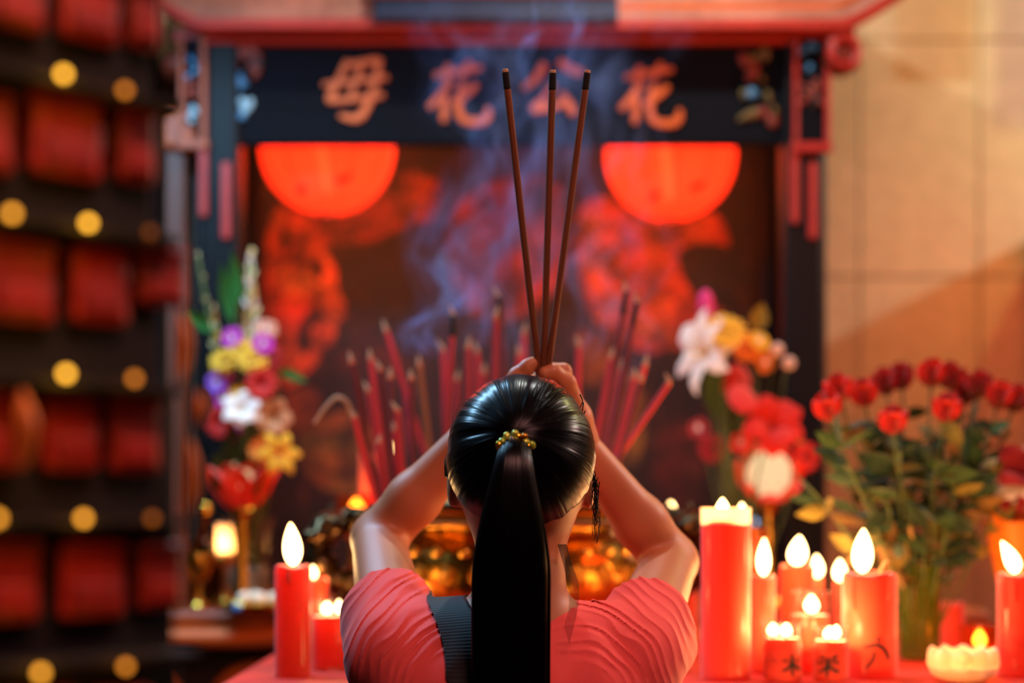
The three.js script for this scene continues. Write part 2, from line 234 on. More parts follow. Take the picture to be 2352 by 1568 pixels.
// painted mural on the back panel: orange and red robes over dark brown
{
  const W = 1024, H = 900, c = document.createElement('canvas'); c.width = W; c.height = H; const x = c.getContext('2d');
  const X = (px) => (px - 545) / (1765 - 545) * W, Y = (py) => (py - 330) / (1215 - 330) * H;
  x.fillStyle = '#2c0f08'; x.fillRect(0, 0, W, H);
  const blob = (col, pts) => { x.fillStyle = col; x.beginPath(); const n = pts.length, m = (i) => [(X(pts[i % n][0]) + X(pts[(i + 1) % n][0])) / 2, (Y(pts[i % n][1]) + Y(pts[(i + 1) % n][1])) / 2]; x.moveTo(...m(0)); for (let i = 1; i <= n; i++) x.quadraticCurveTo(X(pts[i % n][0]), Y(pts[i % n][1]), ...m(i)); x.fill(); };
  const O = '#e0602a', R = '#c8441c', D = '#160c0a', B = '#4a2410', G = '#8a5a1c', K = '#221a1c';
  blob('#8c2810', [[575, 420], [760, 480], [1000, 380], [1000, 520], [880, 560], [740, 560], [620, 620], [575, 900]]);
  blob(R, [[580, 470], [700, 500], [725, 600], [690, 700], [740, 800], [600, 930], [575, 700]]);
  blob(O, [[600, 610], [690, 612], [702, 660], [690, 680], [605, 682]]); blob(O, [[715, 560], [760, 640], [778, 720], [740, 800], [715, 790], [668, 745], [712, 715], [705, 640]]);
  blob(D, [[690, 590], [722, 600], [715, 650], [695, 640]]); blob(D, [[655, 740], [720, 690], [712, 730], [680, 760], [690, 820], [650, 800]]); blob(D, [[615, 520], [640, 540], [630, 590], [612, 570]]);
  blob('#1c100c', [[740, 600], [1000, 490], [1060, 560], [1010, 720], [860, 760], [760, 700]]); blob('#3a140c', [[740, 700], [860, 780], [980, 720], [960, 880], [760, 900]]); blob(D, [[745, 740], [800, 740], [810, 800], [750, 810]]);
  blob(B, [[880, 390], [985, 395], [975, 470], [920, 480], [860, 440]]); blob('#9a3a18', [[900, 400], [970, 400], [990, 470], [930, 500], [900, 460]]);
  blob(G, [[640, 960], [860, 930], [900, 1130], [680, 1130]]); blob('#7a3a14', [[600, 900], [720, 880], [700, 1000], [590, 1020]]);
  blob('#7c2a12', [[1010, 480], [1180, 400], [1330, 420], [1300, 700], [1100, 760], [1020, 640]]);
  blob(R, [[1330, 420], [1560, 520], [1700, 470], [1720, 700], [1600, 820], [1440, 800], [1340, 700]]);
  blob(O, [[1350, 480], [1450, 500], [1470, 640], [1400, 760], [1350, 640]]); blob(O, [[1500, 660], [1590, 690], [1580, 790], [1490, 800], [1470, 730]]); blob('#a63a1c', [[1180, 560], [1290, 520], [1300, 680], [1200, 700]]);
  blob(D, [[1560, 560], [1740, 560], [1740, 720], [1620, 700]]); blob(K, [[1230, 420], [1270, 430], [1260, 500], [1225, 490]]); blob(K, [[1300, 420], [1330, 440], [1320, 500], [1290, 490]]);
  blob(D, [[1500, 800], [1640, 800], [1660, 960], [1520, 940]]); blob(G, [[1420, 840], [1500, 860], [1500, 1080], [1410, 1080]]); blob('#8c4416', [[1330, 720], [1440, 800], [1440, 900], [1340, 880]]); blob('#5a1c10', [[1520, 960], [1640, 960], [1640, 1180], [1520, 1180]]);
  for (let i = 0; i < 260; i++) { const px = rr(560, 1750), py = rr(360, 1200); x.globalAlpha = 0.35; x.strokeStyle = [O, D, R, B, G][i % 5]; x.lineWidth = rr(2, 7); x.beginPath(); x.moveTo(X(px), Y(py)); x.quadraticCurveTo(X(px + rr(-40, 40)), Y(py + rr(5, 40)), X(px + rr(-50, 50)), Y(py + rr(20, 90))); x.stroke(); }
  x.globalAlpha = 1;
  const im = x.getImageData(0, 0, W, H), a = im.data; // worn and mottled paint
  for (let j = 0; j < H; j++) for (let i = 0; i < W; i++) { const k = (j * W + i) * 4, n = 0.72 + 0.9 * fbm(i / 60, j / 60, 1, 4) + 0.5 * fbm(i / 14, j / 14, 5, 3), o = 0.5 * fbm(i / 90, j / 90, 8, 3); for (let q = 0; q < 3; q++) a[k + q] = clamp(a[k + q] * n * (1 + (q ? o : -o * 0.4)), 0, 255); }
  x.putImageData(im, 0, 0);
  const t = new THREE.CanvasTexture(c); t.colorSpace = THREE.SRGBColorSpace;
  const m = S('mural', new THREE.PlaneGeometry(1.36, 1.06), std(0xffffff, 0.6, { map: t }), (sx(545, 3.86) + sx(1765, 3.86)) / 2, (sy(330, 3.86) + sy(1215, 3.86)) / 2, -3.862); tag(m, 'painted mural of orange and red robes over dark brown');
}
// name board with four raised characters
{
  const b = S('name_board', box(1.3, sy(95) - sy(335), 0.03, 0.006), M.navy, (sx(490) + sx(1815)) / 2, (sy(95) + sy(335)) / 2, -3.2); b.userData.label = 'navy name board with four orange brush characters';
  const c = (strokes, px, py, w) => part(b, 'character', brushChar(strokes, w / 1021, 0.005), M.gilt, [sx(px) - b.position.x, sy(py) - b.position.y, 0.0155]);
  c(MU, 818, 212, 148); c(HUA, 1055, 222, 142); c(GONG, 1270, 208, 140); c(HUA, 1492, 226, 142);
}
// carved and painted ends of the board, and the framed side panels
function carving(px0, px1, py0, py1, mats, n, z, s) {
  const gs = mats.map(() => []);
  for (let i = 0; i < n; i++) { const k = i % mats.length, g = new THREE.SphereGeometry(1, 10, 8); g.scale(rr(0.006, 0.014) * s, rr(0.009, 0.02) * s, 0.006); g.rotateZ(rr(-1.2, 1.2)); g.translate(sx(rr(px0, px1)), sy(rr(py0, py1)), z - Z0 + rr(-0.002, 0.004)); gs[k].push(g); }
  gs.forEach((l, k) => l.length && part(shrine, 'carved_flowers', merge(l), mats[k]));
}
carving(515, 595, 180, 285, [M.bluePaint, M.palePaint, M.navy], 22, -3.18, 1); carving(540, 600, 115, 175, [M.brickPaint, M.darkWood], 14, -3.18, 1);
carving(1700, 1775, 120, 300, [M.brickPaint, M.olivePaint, M.navy], 26, -3.18, 1); carving(1722, 1728, 216, 224, [M.bluePaint], 3, -3.172, 0.8);
for (const [x0, x1, y1, mat, blue] of [[428, 478, 345, M.orangeWood, 1], [1818, 1890, 352, M.redTrim, 0]]) {
  const y0 = 100, w = sx(x1) - sx(x0), h = sy(y0) - sy(y1), X = (sx(x0) + sx(x1)) / 2, Y = (sy(y0) + sy(y1)) / 2;
  const p = S('framed_panel', box(w, h, 0.02, 0.004), M.navy, X, Y, -3.165);
  part(p, 'frame_bar', box(0.01, h, 0.016, 0.003), mat, [-w / 2, 0, 0.012]); part(p, 'frame_bar', box(0.012, h, 0.016, 0.003), mat, [w / 2, 0, 0.012]); part(p, 'frame_bar', box(w + 0.02, 0.022, 0.02, 0.004), mat, [0, -h / 2, 0.012]);
  carving(x0 + 14, x1 - 14, blue ? 130 : 215, blue ? 200 : 260, blue ? [M.bluePaint, M.navy] : [M.brickPaint, M.darkWood], 9, -3.152, 0.7); carving(x0 + 14, x1 - 14, blue ? 245 : 120, blue ? 300 : 180, [blue ? M.palePaint : M.bluePaint, M.navy], 8, -3.152, 0.7); carving(x0 + 12, x1 - 12, 205, 240, [M.brickPaint], 5, -3.152, 0.7);
}
// outer left pilaster below the framed panel, and the scrolled bracket ends
S('pilaster', box(0.05, 1.02, 0.06, 0.01), M.brownWood, sx(408), 1.7, -3.2); S('pilaster_cap', box(0.075, 0.09, 0.08, 0.014), M.orangeWood, sx(420), sy(308), -3.19);
S('bracket_end', moved(new THREE.SphereGeometry(1, 18, 12).scale(0.045, 0.036, 0.05), 0, 0, 0), M.brickPaint, sx(1922), sy(150), -3.16); S('bracket_end', new THREE.SphereGeometry(1, 18, 12).scale(0.045, 0.036, 0.05), M.brickPaint, sx(412), sy(150), -3.22);
S('bracket_scroll', new THREE.TorusGeometry(0.03, 0.01, 8, 20), M.redTrim, sx(1918), sy(150), -3.11);
// the roof: a red lip, a wooden eave board with upswept ends, dark edge strips, tiles above
{
  const lowY = (x) => 2.462 + 0.9 * Math.pow(Math.max(0, Math.abs(x - 0.02) - 0.7), 1.25), half = 0.9;
  const strip = (y0, y1, z0, z1, x0 = -half, x1 = half, n = 60) => { // a board that follows the eave curve
    const sh = new THREE.Shape(); for (let i = 0; i <= n; i++) { const x = mixn(x0, x1, i / n); i ? sh.lineTo(x, lowY(x) + y0) : sh.moveTo(x, lowY(x) + y0); } for (let i = n; i >= 0; i--) { const x = mixn(x0, x1, i / n); sh.lineTo(x, lowY(x) + y1); }
    const g = new THREE.ExtrudeGeometry(sh, { depth: z1 - z0, bevelEnabled: true, bevelSize: 0.003, bevelThickness: 0.003, bevelSegments: 1, curveSegments: 2 }); g.translate(0, 0, z0 - Z0); return g;
  };
  part(shrine, 'roof_lip', box(1.52, 0.034, 0.03, 0.008), M.roofRed, [0.005, 2.452, -3.17 - Z0]);
  { // the eave board slopes back like the roof above it
    const g = strip(0, 0.2, -3.15, -3.12), p = g.attributes.position; for (let i = 0; i < p.count; i++) p.setZ(i, p.getZ(i) - 1.1 * Math.max(0, p.getY(i) - lowY(p.getX(i)))); g.computeVertexNormals(); part(shrine, 'eave_board', g, M.roofWood);
  }
  part(shrine, 'eave_edge', strip(-0.012, 0.006, -3.14, -3.105), M.roofRed);
  part(shrine, 'eave_moulding', strip(0.05, 0.062, -3.2, -3.165), M.gilt);
  const r = part(shrine, 'roof', strip(0.17, 0.2, -3.9, -3.24), M.brickPaint);
  for (let i = 0; i < 23; i++) { const x = -0.875 + i * 0.0795; part(r, 'roof_tile', new THREE.CylinderGeometry(0.022, 0.022, 0.66, 12), M.brickPaint, [x, lowY(x) + 0.21, -3.57 - Z0], [Math.PI / 2, 0, 0]); }
  const q = S('roof_plaque', box(sx(1420, 3.09) - sx(860, 3.09), 0.12, 0.02, 0.005), std(0x0d2a4a, 0.45, { map: blotch }), (sx(860, 3.09) + sx(1420, 3.09)) / 2, sy(52, 3.09) + 0.06, -3.095); q.userData.label = 'blue plaque on the roof edge';
  part(q, 'plaque_border', box(0.53, 0.014, 0.012, 0.004), M.roofRed, [0, 0.0, 0.012]); part(q, 'plaque_border', box(0.53, 0.008, 0.012, 0.003), std(0x2a2038, 0.5), [0, -0.052, 0.012]);
}
// two lit red paper lanterns hanging inside, behind the name board
const paper = phys(0xe04a2c, 0.8, { transmission: 0.55, thickness: 0, emissive: new THREE.Color(1, 0.05, 0.022), emissiveIntensity: 0.5 });
function lantern(px, bottom, r, label, spot) {
  const d = 3.42, c = spot ?? V(sx(px, d), sy(bottom, d) + r * 0.98, -d), top = spot ? 3.3 : 2.445, color = spot ? SIDE_LANTERN.color : LANTERN_COLOR, power = spot ? SIDE_LANTERN.power : LANTERN_LIGHT, t = thing('paper_lantern', label, 'lantern', c, spot ? undefined : 'red lanterns in the shrine'), prof = [];
  for (let i = 0; i <= 40; i++) { const a = -Math.PI / 2 + Math.PI * (0.035 + 0.93 * i / 40); prof.push([r * Math.cos(a) * (1 + 0.004 * Math.cos(i * Math.PI)), r * 0.98 * Math.sin(a)]); }
  part(t, 'paper_shade', lathe(prof, 48), paper);
  part(t, 'bottom_ring', new THREE.TorusGeometry(r * 0.12, 0.004, 8, 28), M.redTrim, [0, -r * 0.97, 0], [Math.PI / 2, 0, 0]); part(t, 'top_ring', new THREE.TorusGeometry(r * 0.26, 0.006, 8, 28), M.gilt, [0, r * 0.95, 0], [Math.PI / 2, 0, 0]);
  for (let i = 0; i < 12; i++) { const a = i / 12 * TAU, pts = []; for (let k = 0; k <= 8; k++) { const b = -1.3 + 2.6 * k / 8; pts.push(V(Math.cos(a) * Math.cos(b) * r * 1.004, Math.sin(b) * r * 0.985, Math.sin(a) * Math.cos(b) * r * 1.004)); } part(t, 'rib', sweep(pts, 0.0013, 6, 16), M.redTrim); }
  part(t, 'cord', new THREE.CylinderGeometry(0.003, 0.003, top - c.y - r * 0.9, 6), M.redTrim, [0, (top - c.y + r * 0.9) / 2, 0]);
  for (const [a, b] of [[-0.5, -0.86], [0.42, -0.68]]) part(t, 'painted_mark', sheet((u, v, p) => { const A = a + (u - 0.5) * 0.3, B = b + (v - 0.5) * 0.1 + 0.1 * (u - 0.5); p.set(Math.sin(A) * Math.cos(B), Math.sin(B) * 0.98, Math.cos(A) * Math.cos(B)).multiplyScalar(r * 1.006); }, 10, 4), std(0x6a1008, 0.8));
  part(t, 'bulb_tube', new THREE.CapsuleGeometry(0.012, 0.16, 4, 12), new THREE.MeshStandardMaterial({ color: 0, emissive: new THREE.Color(1, 0.5, 0.25), emissiveIntensity: 10 }), [-0.012, -0.02, 0.02], [0, 0, 0.12]);
  const l = new THREE.PointLight(new THREE.Color(...color), power); l.position.set(0, 0, 0); l.shadow.radius = 5; l.castShadow = true; l.name = 'lantern_light'; t.add(l);
}
lantern(752, 492, 0.161, 'glowing red lantern under the first characters, above the tall flower spike'); lantern(1540, 506, 0.157, 'glowing red lantern above the white lily bouquet');
lantern(0, 0, 0.16, 'large red lantern hanging free from the ceiling beside the tiled wall', V(...SIDE_LANTERN.at));

// ------------------------------------------------------------------ tower of small prayer lamps, close to the lens on the left
{
  const d0 = 0.95, x0 = (150 - 1176) / FOCAL * d0, ux = 0.743, uz = 0.669;
  const T = (px, o = 0) => { const k = (px - 1176) / FOCAL; return (k * (d0 - o * ux) - x0 - o * uz) / (ux - uz * k); }, D = (t, o = 0) => d0 + uz * t - o * ux, Y = (py, t, o = 0) => EYE - (py - HORIZON) * D(t, o) / FOCAL;   // o: how far it stands out of the face
  const t = thing('prayer_lamp_tower', 'tall red tower of small prayer lamps in tiers, out of focus', 'lamp tower', [x0, 0, -d0]); t.rotation.y = Math.asin(uz);
  const back = std(0x080303, 0.9), red = [0x9c1a0c, 0xa8200e, 0x90180c].map((h) => std(h, 0.5, { map: blotch })), shelfMat = std(0x060303, 0.95), giltEdge = std(0xa8581c, 0.4, { metalness: 0.3 });
  const ends = [380, 385, 395, 425, 432, 446, 452];
  const rows = [-165, 205, 530, 885, 1200, 1520, 1850];                                // shelf heights in the picture, at the near end
  for (let i = 0; i < 6; i++) {
    const a = T(-260), b = T(ends[i]), yt = Y(rows[i], 0), yb = Y(rows[i + 1], 0), m = (a + b) / 2;
    const tier = part(t, 'tier_back', box(b - a, yt - yb, 0.02, 0.003), back, [m, (yt + yb) / 2, -0.03]);
    part(tier, 'shelf', box(b - a + 0.004, 0.006, 0.05, 0.002), shelfMat, [0, -(yt - yb) / 2, 0.022]);
  }
  part(t, 'pedestal', box(0.34, Y(1850, 0), 0.1, 0.01), back, [-0.04, Y(1850, 0) / 2, -0.03]);
  part(t, 'tower_crown', box(0.3, 0.03, 0.09, 0.01), shelfMat, [-0.03, Y(-175, 0) + 0.015, -0.02]);
  // red name plaques: left, right, top, bottom in the picture
  const plaques = [[-20, 118, -70, 55], [152, 288, -60, 85], [312, 384, -40, 105], [-110, 45, 200, 385], [82, 250, 205, 400], [284, 372, 240, 415], [-30, 140, 545, 735], [178, 310, 560, 740], [332, 442, 565, 700], [-80, 62, 880, 1080], [112, 240, 905, 1080], [268, 384, 910, 1085], [-40, 104, 1235, 1430], [150, 300, 1240, 1420], [332, 432, 1245, 1400], [30, 190, 1585, 1780], [225, 360, 1580, 1760]];
  plaques.forEach(([a, b, c, e], i) => {
    const ta = T(a), tb = T(b), tm = (ta + tb) / 2, ya = Y(c, tm), yb = Y(e, tm), w = tb - ta, h = ya - yb;
    const p = part(t, 'red_plaque', box(w, h, 0.012, 0.005), red[i % 3], [tm, (ya + yb) / 2, -0.012]);
    part(p, 'plaque_inset', box(w * 0.7, h * 0.36, 0.006, 0.003), red[(i + 1) % 3], [0, -h * 0.22, 0.008]); part(p, 'plaque_roof', box(w * 0.96, h * 0.1, 0.012, 0.004), red[(i + 2) % 3], [0, h * 0.42, 0.006]);
  });
  for (const [px, a, b] of [[395, 720, 880], [415, 1010, 1180], [35, 900, 1075], [430, 900, 980]]) { const k = T(px); part(t, 'gilt_ornament', sweep([V(k, Y(b, k), 0.012), V(k + 0.002, Y((a + b) / 2, k), 0.014), V(k, Y(a, k), 0.012)], (s) => 0.0015 + 0.006 * Math.sin(Math.PI * clamp(s, 0.02, 0.98)), 10, 14, 0.6), giltEdge); }
  // bulbs: place in the picture, brightness
  const bulbs = [[146, 170, 1], [287, 207, 0.34], [28, 490, 0.72], [203, 512, 1], [345, 533, 0.07], [152, 858, 1.05], [309, 869, 0.34], [-6, 1190, 0.7], [192, 1190, 0.72], [350, 1190, 0.12], [94, 1545, 0.75], [289, 1530, 0.42], [-90, 170, 0.7], [-60, 860, 0.7], [30, -150, 0.8], [215, -140, 0.8]];
  for (const [px, py, k] of bulbs) {
    const tt = T(px, 0.024), y = Y(py, tt, 0.024), col = new THREE.Color(1, mixn(0.2, 0.45, clamp(k, 0, 1)), mixn(0.02, 0.035, k));
    const b = part(t, 'bulb', new THREE.SphereGeometry(0.0028, 14, 10), new THREE.MeshStandardMaterial({ color: 0, emissive: col, emissiveIntensity: 6.2 * k }), [tt, y, 0.024]);
    part(b, 'bulb_stem', new THREE.CylinderGeometry(0.0012, 0.0012, 0.024, 8), shelfMat, [0, 0, -0.014], [Math.PI / 2, 0, 0]);
    const l = new THREE.PointLight(col, 0.003 * k); l.position.set(tt, y, 0.024); l.shadow.radius = 0.14; l.castShadow = true; l.name = 'bulb_light'; t.add(l);
  }
}

// ------------------------------------------------------------------ offering table
const TABLE = 1.135;
{
  const t = thing('offering_table', 'offering table under a bright red cloth in front of the shrine', 'table', [0.31, 0, -2.48]);
  part(t, 'tabletop', box(1.5, 0.035, 0.8, 0.015, 3), M.cloth, [0, TABLE - 0.0175, 0]);
  part(t, 'cloth_drop', sheet((u, v, p) => { // the cloth hangs in soft folds round front and sides
    const per = u * 3.1, w = 1.5, d = 0.8, q = 0.006 + 0.02 * v * (0.5 + 0.5 * Math.sin(u * 150 + 3 * Math.sin(u * 31))); let x, z;
    if (per < d) { x = -w / 2 - q; z = -d / 2 + per; } else if (per < d + w) { x = -w / 2 + per - d; z = d / 2 + q; } else { x = w / 2 + q; z = d / 2 - (per - d - w); }
    p.set(x, TABLE - 0.01 - v * 0.55, z);
  }, 300, 8), M.cloth);
  for (const [x, z] of [[-0.68, -0.34], [0.68, -0.34], [-0.68, 0.34], [0.68, 0.34]]) part(t, 'leg', box(0.06, TABLE - 0.035, 0.06, 0.008), M.brownWood, [x, (TABLE - 0.035) / 2, z]);
}

// ------------------------------------------------------------------ candles
function flame(parent, x, y, z, w, h, lean = 0, leanZ = 0, power = 1) {
  const prof = []; for (let i = 0; i <= 16; i++) { const s = i / 16; prof.push([w / 2 * Math.pow(Math.sin(Math.PI * Math.pow(clamp(s, 0.001, 0.999), 0.72)), 0.8), s * h]); }
  const g = lathe(prof, 18), p = g.attributes.position; for (let i = 0; i < p.count; i++) { const s = p.getY(i) / h; p.setX(i, p.getX(i) + lean * s * s); p.setZ(i, p.getZ(i) + leanZ * s * s); } g.computeVertexNormals();
  part(parent, 'flame', g, M.flame, [x, y, z]);
  const l = new THREE.PointLight(new THREE.Color(...FLAME_COLOR), FLAME_LIGHT * power); l.position.set(x + lean * 0.2, y + h * 0.45, z); l.shadow.radius = w * 18; l.castShadow = true; l.name = 'flame_light'; parent.add(l);
}
function ink(parent, strokes, size, r, y, turn) { const g = brushChar(strokes, size, 0.0006), p = g.attributes.position; for (let i = 0; i < p.count; i++) { const a = p.getX(i) / r + turn, q = r + 0.0004 + p.getZ(i); p.setXYZ(i, Math.sin(a) * q, p.getY(i) + y, Math.cos(a) * q); } g.computeVertexNormals(); part(parent, 'painted_character', g, M.ink); }
// a wax pillar with a melted hollow; o: px, d, r, top (metres), flame [w, h, lean]
function pillar(label, o) {
  const x = (o.px - 1176) * o.d / FOCAL, base = o.base ?? TABLE, h = o.top - base, r = o.r, t = thing('pillar_candle', label, 'candle', [x, base, -o.d], o.group);
  const g = lathe([[0, 0], [r * 0.985, 0], [r, 0.004], [r * 0.985, h * 0.5], [r, h - 0.006], [r * 0.95, h], [r * 0.86, h + 0.001], [r * 0.76, h - 0.004], [r * 0.4, h - 0.007], [0, h - 0.008]], 44), p = g.attributes.position;
  for (let i = 0; i < p.count; i++) { const a = Math.atan2(p.getZ(i), p.getX(i)), e = smooth(h * 0.7, h, p.getY(i)) * 0.0025 * Math.sin(a * 3 + o.px); p.setY(i, p.getY(i) + e * (Math.hypot(p.getX(i), p.getZ(i)) / r)); } g.computeVertexNormals();
  part(t, 'wax', g, o.mat ?? M.wax);
  if (o.drips) for (let i = 0; i < o.drips; i++) { const a = rr(-1.4, 1.4), l = rr(0.02, 0.06); part(t, 'wax_drip', sweep([V(Math.sin(a) * r * 0.98, h - 0.001, Math.cos(a) * r * 0.98), V(Math.sin(a) * r * 1.02, h - l * 0.5, Math.cos(a) * r * 1.02), V(Math.sin(a) * r * 1.01, h - l, Math.cos(a) * r * 1.01)], (s) => 0.0016 + 0.0016 * s, 8, 10), o.mat ?? M.wax); }
  const [w, fh, lean = 0, dx = 0] = o.flame ?? [];
  if (w) { part(t, 'wick', new THREE.CylinderGeometry(0.0011, 0.0013, 0.016, 6), M.wick, [dx, h - 0.001, 0]); flame(t, dx, h + 0.001, 0, w, fh, lean, 0, o.power ?? 1); }
  if (o.collar) part(t, 'glass_collar', lathe([[r * 0.97, h - 0.004], [r, h - 0.002], [r * 1.01, h + o.collar], [r * 0.985, h + o.collar], [r * 0.96, h]], 44), M.frosted);
  if (o.spareWick) part(t, 'wick', sweep([V(0.012, h - 0.006, 0.01), V(0.018, h + 0.01, 0.01), V(0.026, h + 0.02, 0.01)], 0.0025, 8, 10), M.wickPale);
  if (o.band) part(t, 'gilt_band', new THREE.TorusGeometry(r * 1.0, 0.0014, 6, 40), M.gold, [0, o.band, 0], [Math.PI / 2, 0, 0]);
  if (o.ink) ink(t, o.ink[0], o.ink[1], r, o.ink[2], o.ink[3] ?? 0);
  return t;
}
// a glass cup of wax with the flame floating inside
function cup(label, o) {
  const x = (o.px - 1176) * o.d / FOCAL, base = o.base ?? TABLE, h = o.top - base, r = o.r, wh = o.wax ?? h * 0.6, t = thing('cup_candle', label, 'candle', [x, base, -o.d], o.group);
  part(t, 'wax', lathe([[0, 0.004], [r * 0.93, 0.004], [r * 0.94, wh], [r * 0.8, wh - 0.001], [0, wh - 0.003]], 40), o.mat ?? M.wax);
  part(t, 'glass_cup', lathe([[0, 0.001], [r * 0.9, 0.001], [r * 0.985, 0.005], [r, h * 0.5], [r * 1.01, h - 0.001], [r * 0.99, h], [r * 0.965, h - 0.002], [r * 0.955, wh + 0.001]], 48), o.glass ?? M.glass);
  part(t, 'cup_rim', new THREE.TorusGeometry(r, 0.0012, 8, 44), o.glass ?? M.glass, [0, h, 0], [Math.PI / 2, 0, 0]);
  for (const [dx, dz, w, fh, lean = 0, pw = 1] of o.flames) { part(t, 'wick', new THREE.CylinderGeometry(0.001, 0.0012, 0.01, 6), M.wick, [dx, wh + 0.002, dz]); flame(t, dx, wh + 0.003, dz, w, fh, lean, 0, pw); }
  if (o.ink) ink(t, o.ink[0], o.ink[1], r * 1.012, o.ink[2], o.ink[3] ?? 0);
  if (o.label) part(t, 'paper_label', new THREE.CylinderGeometry(r * 1.008, r * 1.008, o.label[1] - o.label[0], 40, 1, true), M.redPaper, [0, (o.label[0] + o.label[1]) / 2, 0]);
  return t;
}
M.redPaper = phys(0xe63c18, 0.9, { map: blotch, transmission: 0.4, thickness: 0 });
const FISH = [[[0.5, 0.95, 0.05], [0.5, 0.5, 0.07], [0.5, 0.02, 0.06]], [[0.1, 0.68, 0.05], [0.5, 0.7, 0.06], [0.92, 0.74, 0.05]], [[0.46, 0.6, 0.05], [0.28, 0.36, 0.06], [0.05, 0.24, 0.05]], [[0.54, 0.6, 0.05], [0.72, 0.38, 0.07], [0.95, 0.3, 0.06]]];
const STAR = [[[0.2, 0.92, 0.05], [0.34, 0.76, 0.06]], [[0.84, 0.95, 0.06], [0.66, 0.74, 0.06]], [[0.06, 0.58, 0.05], [0.5, 0.62, 0.06], [0.95, 0.64, 0.06]], [[0.5, 0.85, 0.06], [0.48, 0.45, 0.07], [0.44, 0.02, 0.05]], [[0.46, 0.5, 0.05], [0.28, 0.3, 0.06], [0.1, 0.2, 0.05]], [[0.54, 0.5, 0.06], [0.72, 0.32, 0.07], [0.92, 0.22, 0.07]]];
const HOOK = [[[0.45, 1.0, 0.06], [0.5, 0.86, 0.07]], [[0.02, 0.66, 0.05], [0.4, 0.76, 0.06], [0.66, 0.62, 0.07], [0.84, 0.3, 0.06]], [[0.36, 0.6, 0.04], [0.3, 0.3, 0.05], [0.1, 0.05, 0.04]]];
const G1 = 'candles burning on the red table';
pillar('tall red pillar candle with a long bright flame at the table corner', { px: 673, d: 2.2, r: 0.028, top: 1.306, flame: [0.027, 0.066, -0.004], group: G1, drips: 2 });
pillar('small orange pillar candle with a tiny flame behind the corner candle', { px: 733, d: 2.42, r: 0.0155, top: 1.277, flame: [0.012, 0.022, -0.002, -0.009], mat: M.waxOrange, group: G1, power: 0.5 });
cup('red cup candle with a low flame standing between the corner candle and the visitor', { px: 757, d: 2.3, r: 0.029, top: 1.246, wax: 0.088, flames: [[-0.003, 0.01, 0.017, 0.02], [0.014, -0.01, 0.012, 0.022, 0, 0.4]], group: G1 });
pillar('tallest red glass-topped pillar candle beside the visitor’s bare elbow'.replace('’', ''), { px: 1667, d: 2.17, r: 0.0375, top: 1.374, flame: [0.022, 0.036, 0, -0.005], collar: 0.022, group: G1 });
cup('amber glass candle with a high flame just behind the tallest red candle', { px: 1722, d: 2.36, r: 0.03, top: 1.362, wax: 0.212, mat: M.waxOrange, glass: M.amberGlass, flames: [[-0.013, 0, 0.026, 0.056]], group: G1 });
pillar('slim red pillar candle with a long straight flame right of the tallest candle', { px: 1748, d: 2.25, r: 0.0225, top: 1.288, flame: [0.021, 0.06, 0.001, 0.004], drips: 2, group: G1 });
pillar('orange pillar candle with a wide leaning flame between slim and big candles', { px: 1831, d: 2.38, r: 0.029, top: 1.3, mat: M.waxOrange, flame: [0.031, 0.05, 0.004], group: G1, drips: 1 });
pillar('thin taper candle with a small oval flame behind the square cup candle', { px: 1878, d: 2.47, r: 0.01, top: 1.276, mat: M.waxOrange, flame: [0.021, 0.04, -0.002], group: G1, power: 0.7 });
pillar('thin taper candle peeping out behind the big candle with characters', { px: 1929, d: 2.42, r: 0.011, top: 1.272, mat: M.waxOrange, flame: [0.022, 0.038], group: G1, power: 0.7 });
pillar('big red candle with a pointed flame, bent spare wick and black characters', { px: 1997, d: 2.2, r: 0.042, top: 1.295, flame: [0.03, 0.068, 0.002, -0.011], spareWick: true, drips: 2, group: G1, ink: [HOOK, 0.05, 0.04, 0.1] });
cup('square-looking clear cup candle glowing in front of the orange pillar', { px: 1860, d: 2.23, r: 0.031, top: 1.265, wax: 0.094, flames: [[0.002, 0.004, 0.022, 0.029]], group: G1 });
cup('front cup candle with two touching flames and a cross-like black character', { px: 1797, d: 2.14, r: 0.028, top: 1.222, wax: 0.066, flames: [[-0.014, 0, 0.017, 0.019], [0.004, 0.008, 0.017, 0.019]], group: G1, label: [0.006, 0.055], ink: [FISH, 0.036, 0.027, 0.35] });
cup('front cup candle with a heart-shaped flame and a star-like black character', { px: 1908, d: 2.14, r: 0.026, top: 1.216, wax: 0.062, flames: [[-0.005, 0.004, 0.014, 0.018, 0.003], [0.006, 0.004, 0.015, 0.02, 0.002]], group: G1, label: [0.006, 0.053], ink: [STAR, 0.036, 0.026, -0.35] });
pillar('red pillar candle with a leaning flame at the right picture edge', { px: 2336, d: 2.2, r: 0.03, top: 1.294, flame: [0.024, 0.05, -0.02, -0.004], drips: 3, group: G1 });
cup('small amber cup candle between the rose vase and the edge candle', { px: 2250, d: 2.34, r: 0.03, top: 1.203, wax: 0.03, glass: M.amberGlass, mat: M.waxCream, flames: [[0, 0, 0.021, 0.03]], group: G1 });
pillar('short unlit red candle standing behind the green rose vase', { px: 2186, d: 2.6, r: 0.022, top: 1.225, group: G1 });
pillar('tall red pillar candle burning behind the bare elbow near the brass burner', { px: 1541, d: 2.82, r: 0.017, top: 1.378, flame: [0.019, 0.034], group: G1 });
pillar('short red candle glinting low behind the elbow beside the tall one', { px: 1580, d: 2.72, r: 0.02, top: 1.372, mat: M.wax, flame: [0.01, 0.012], power: 0.3, group: G1 });
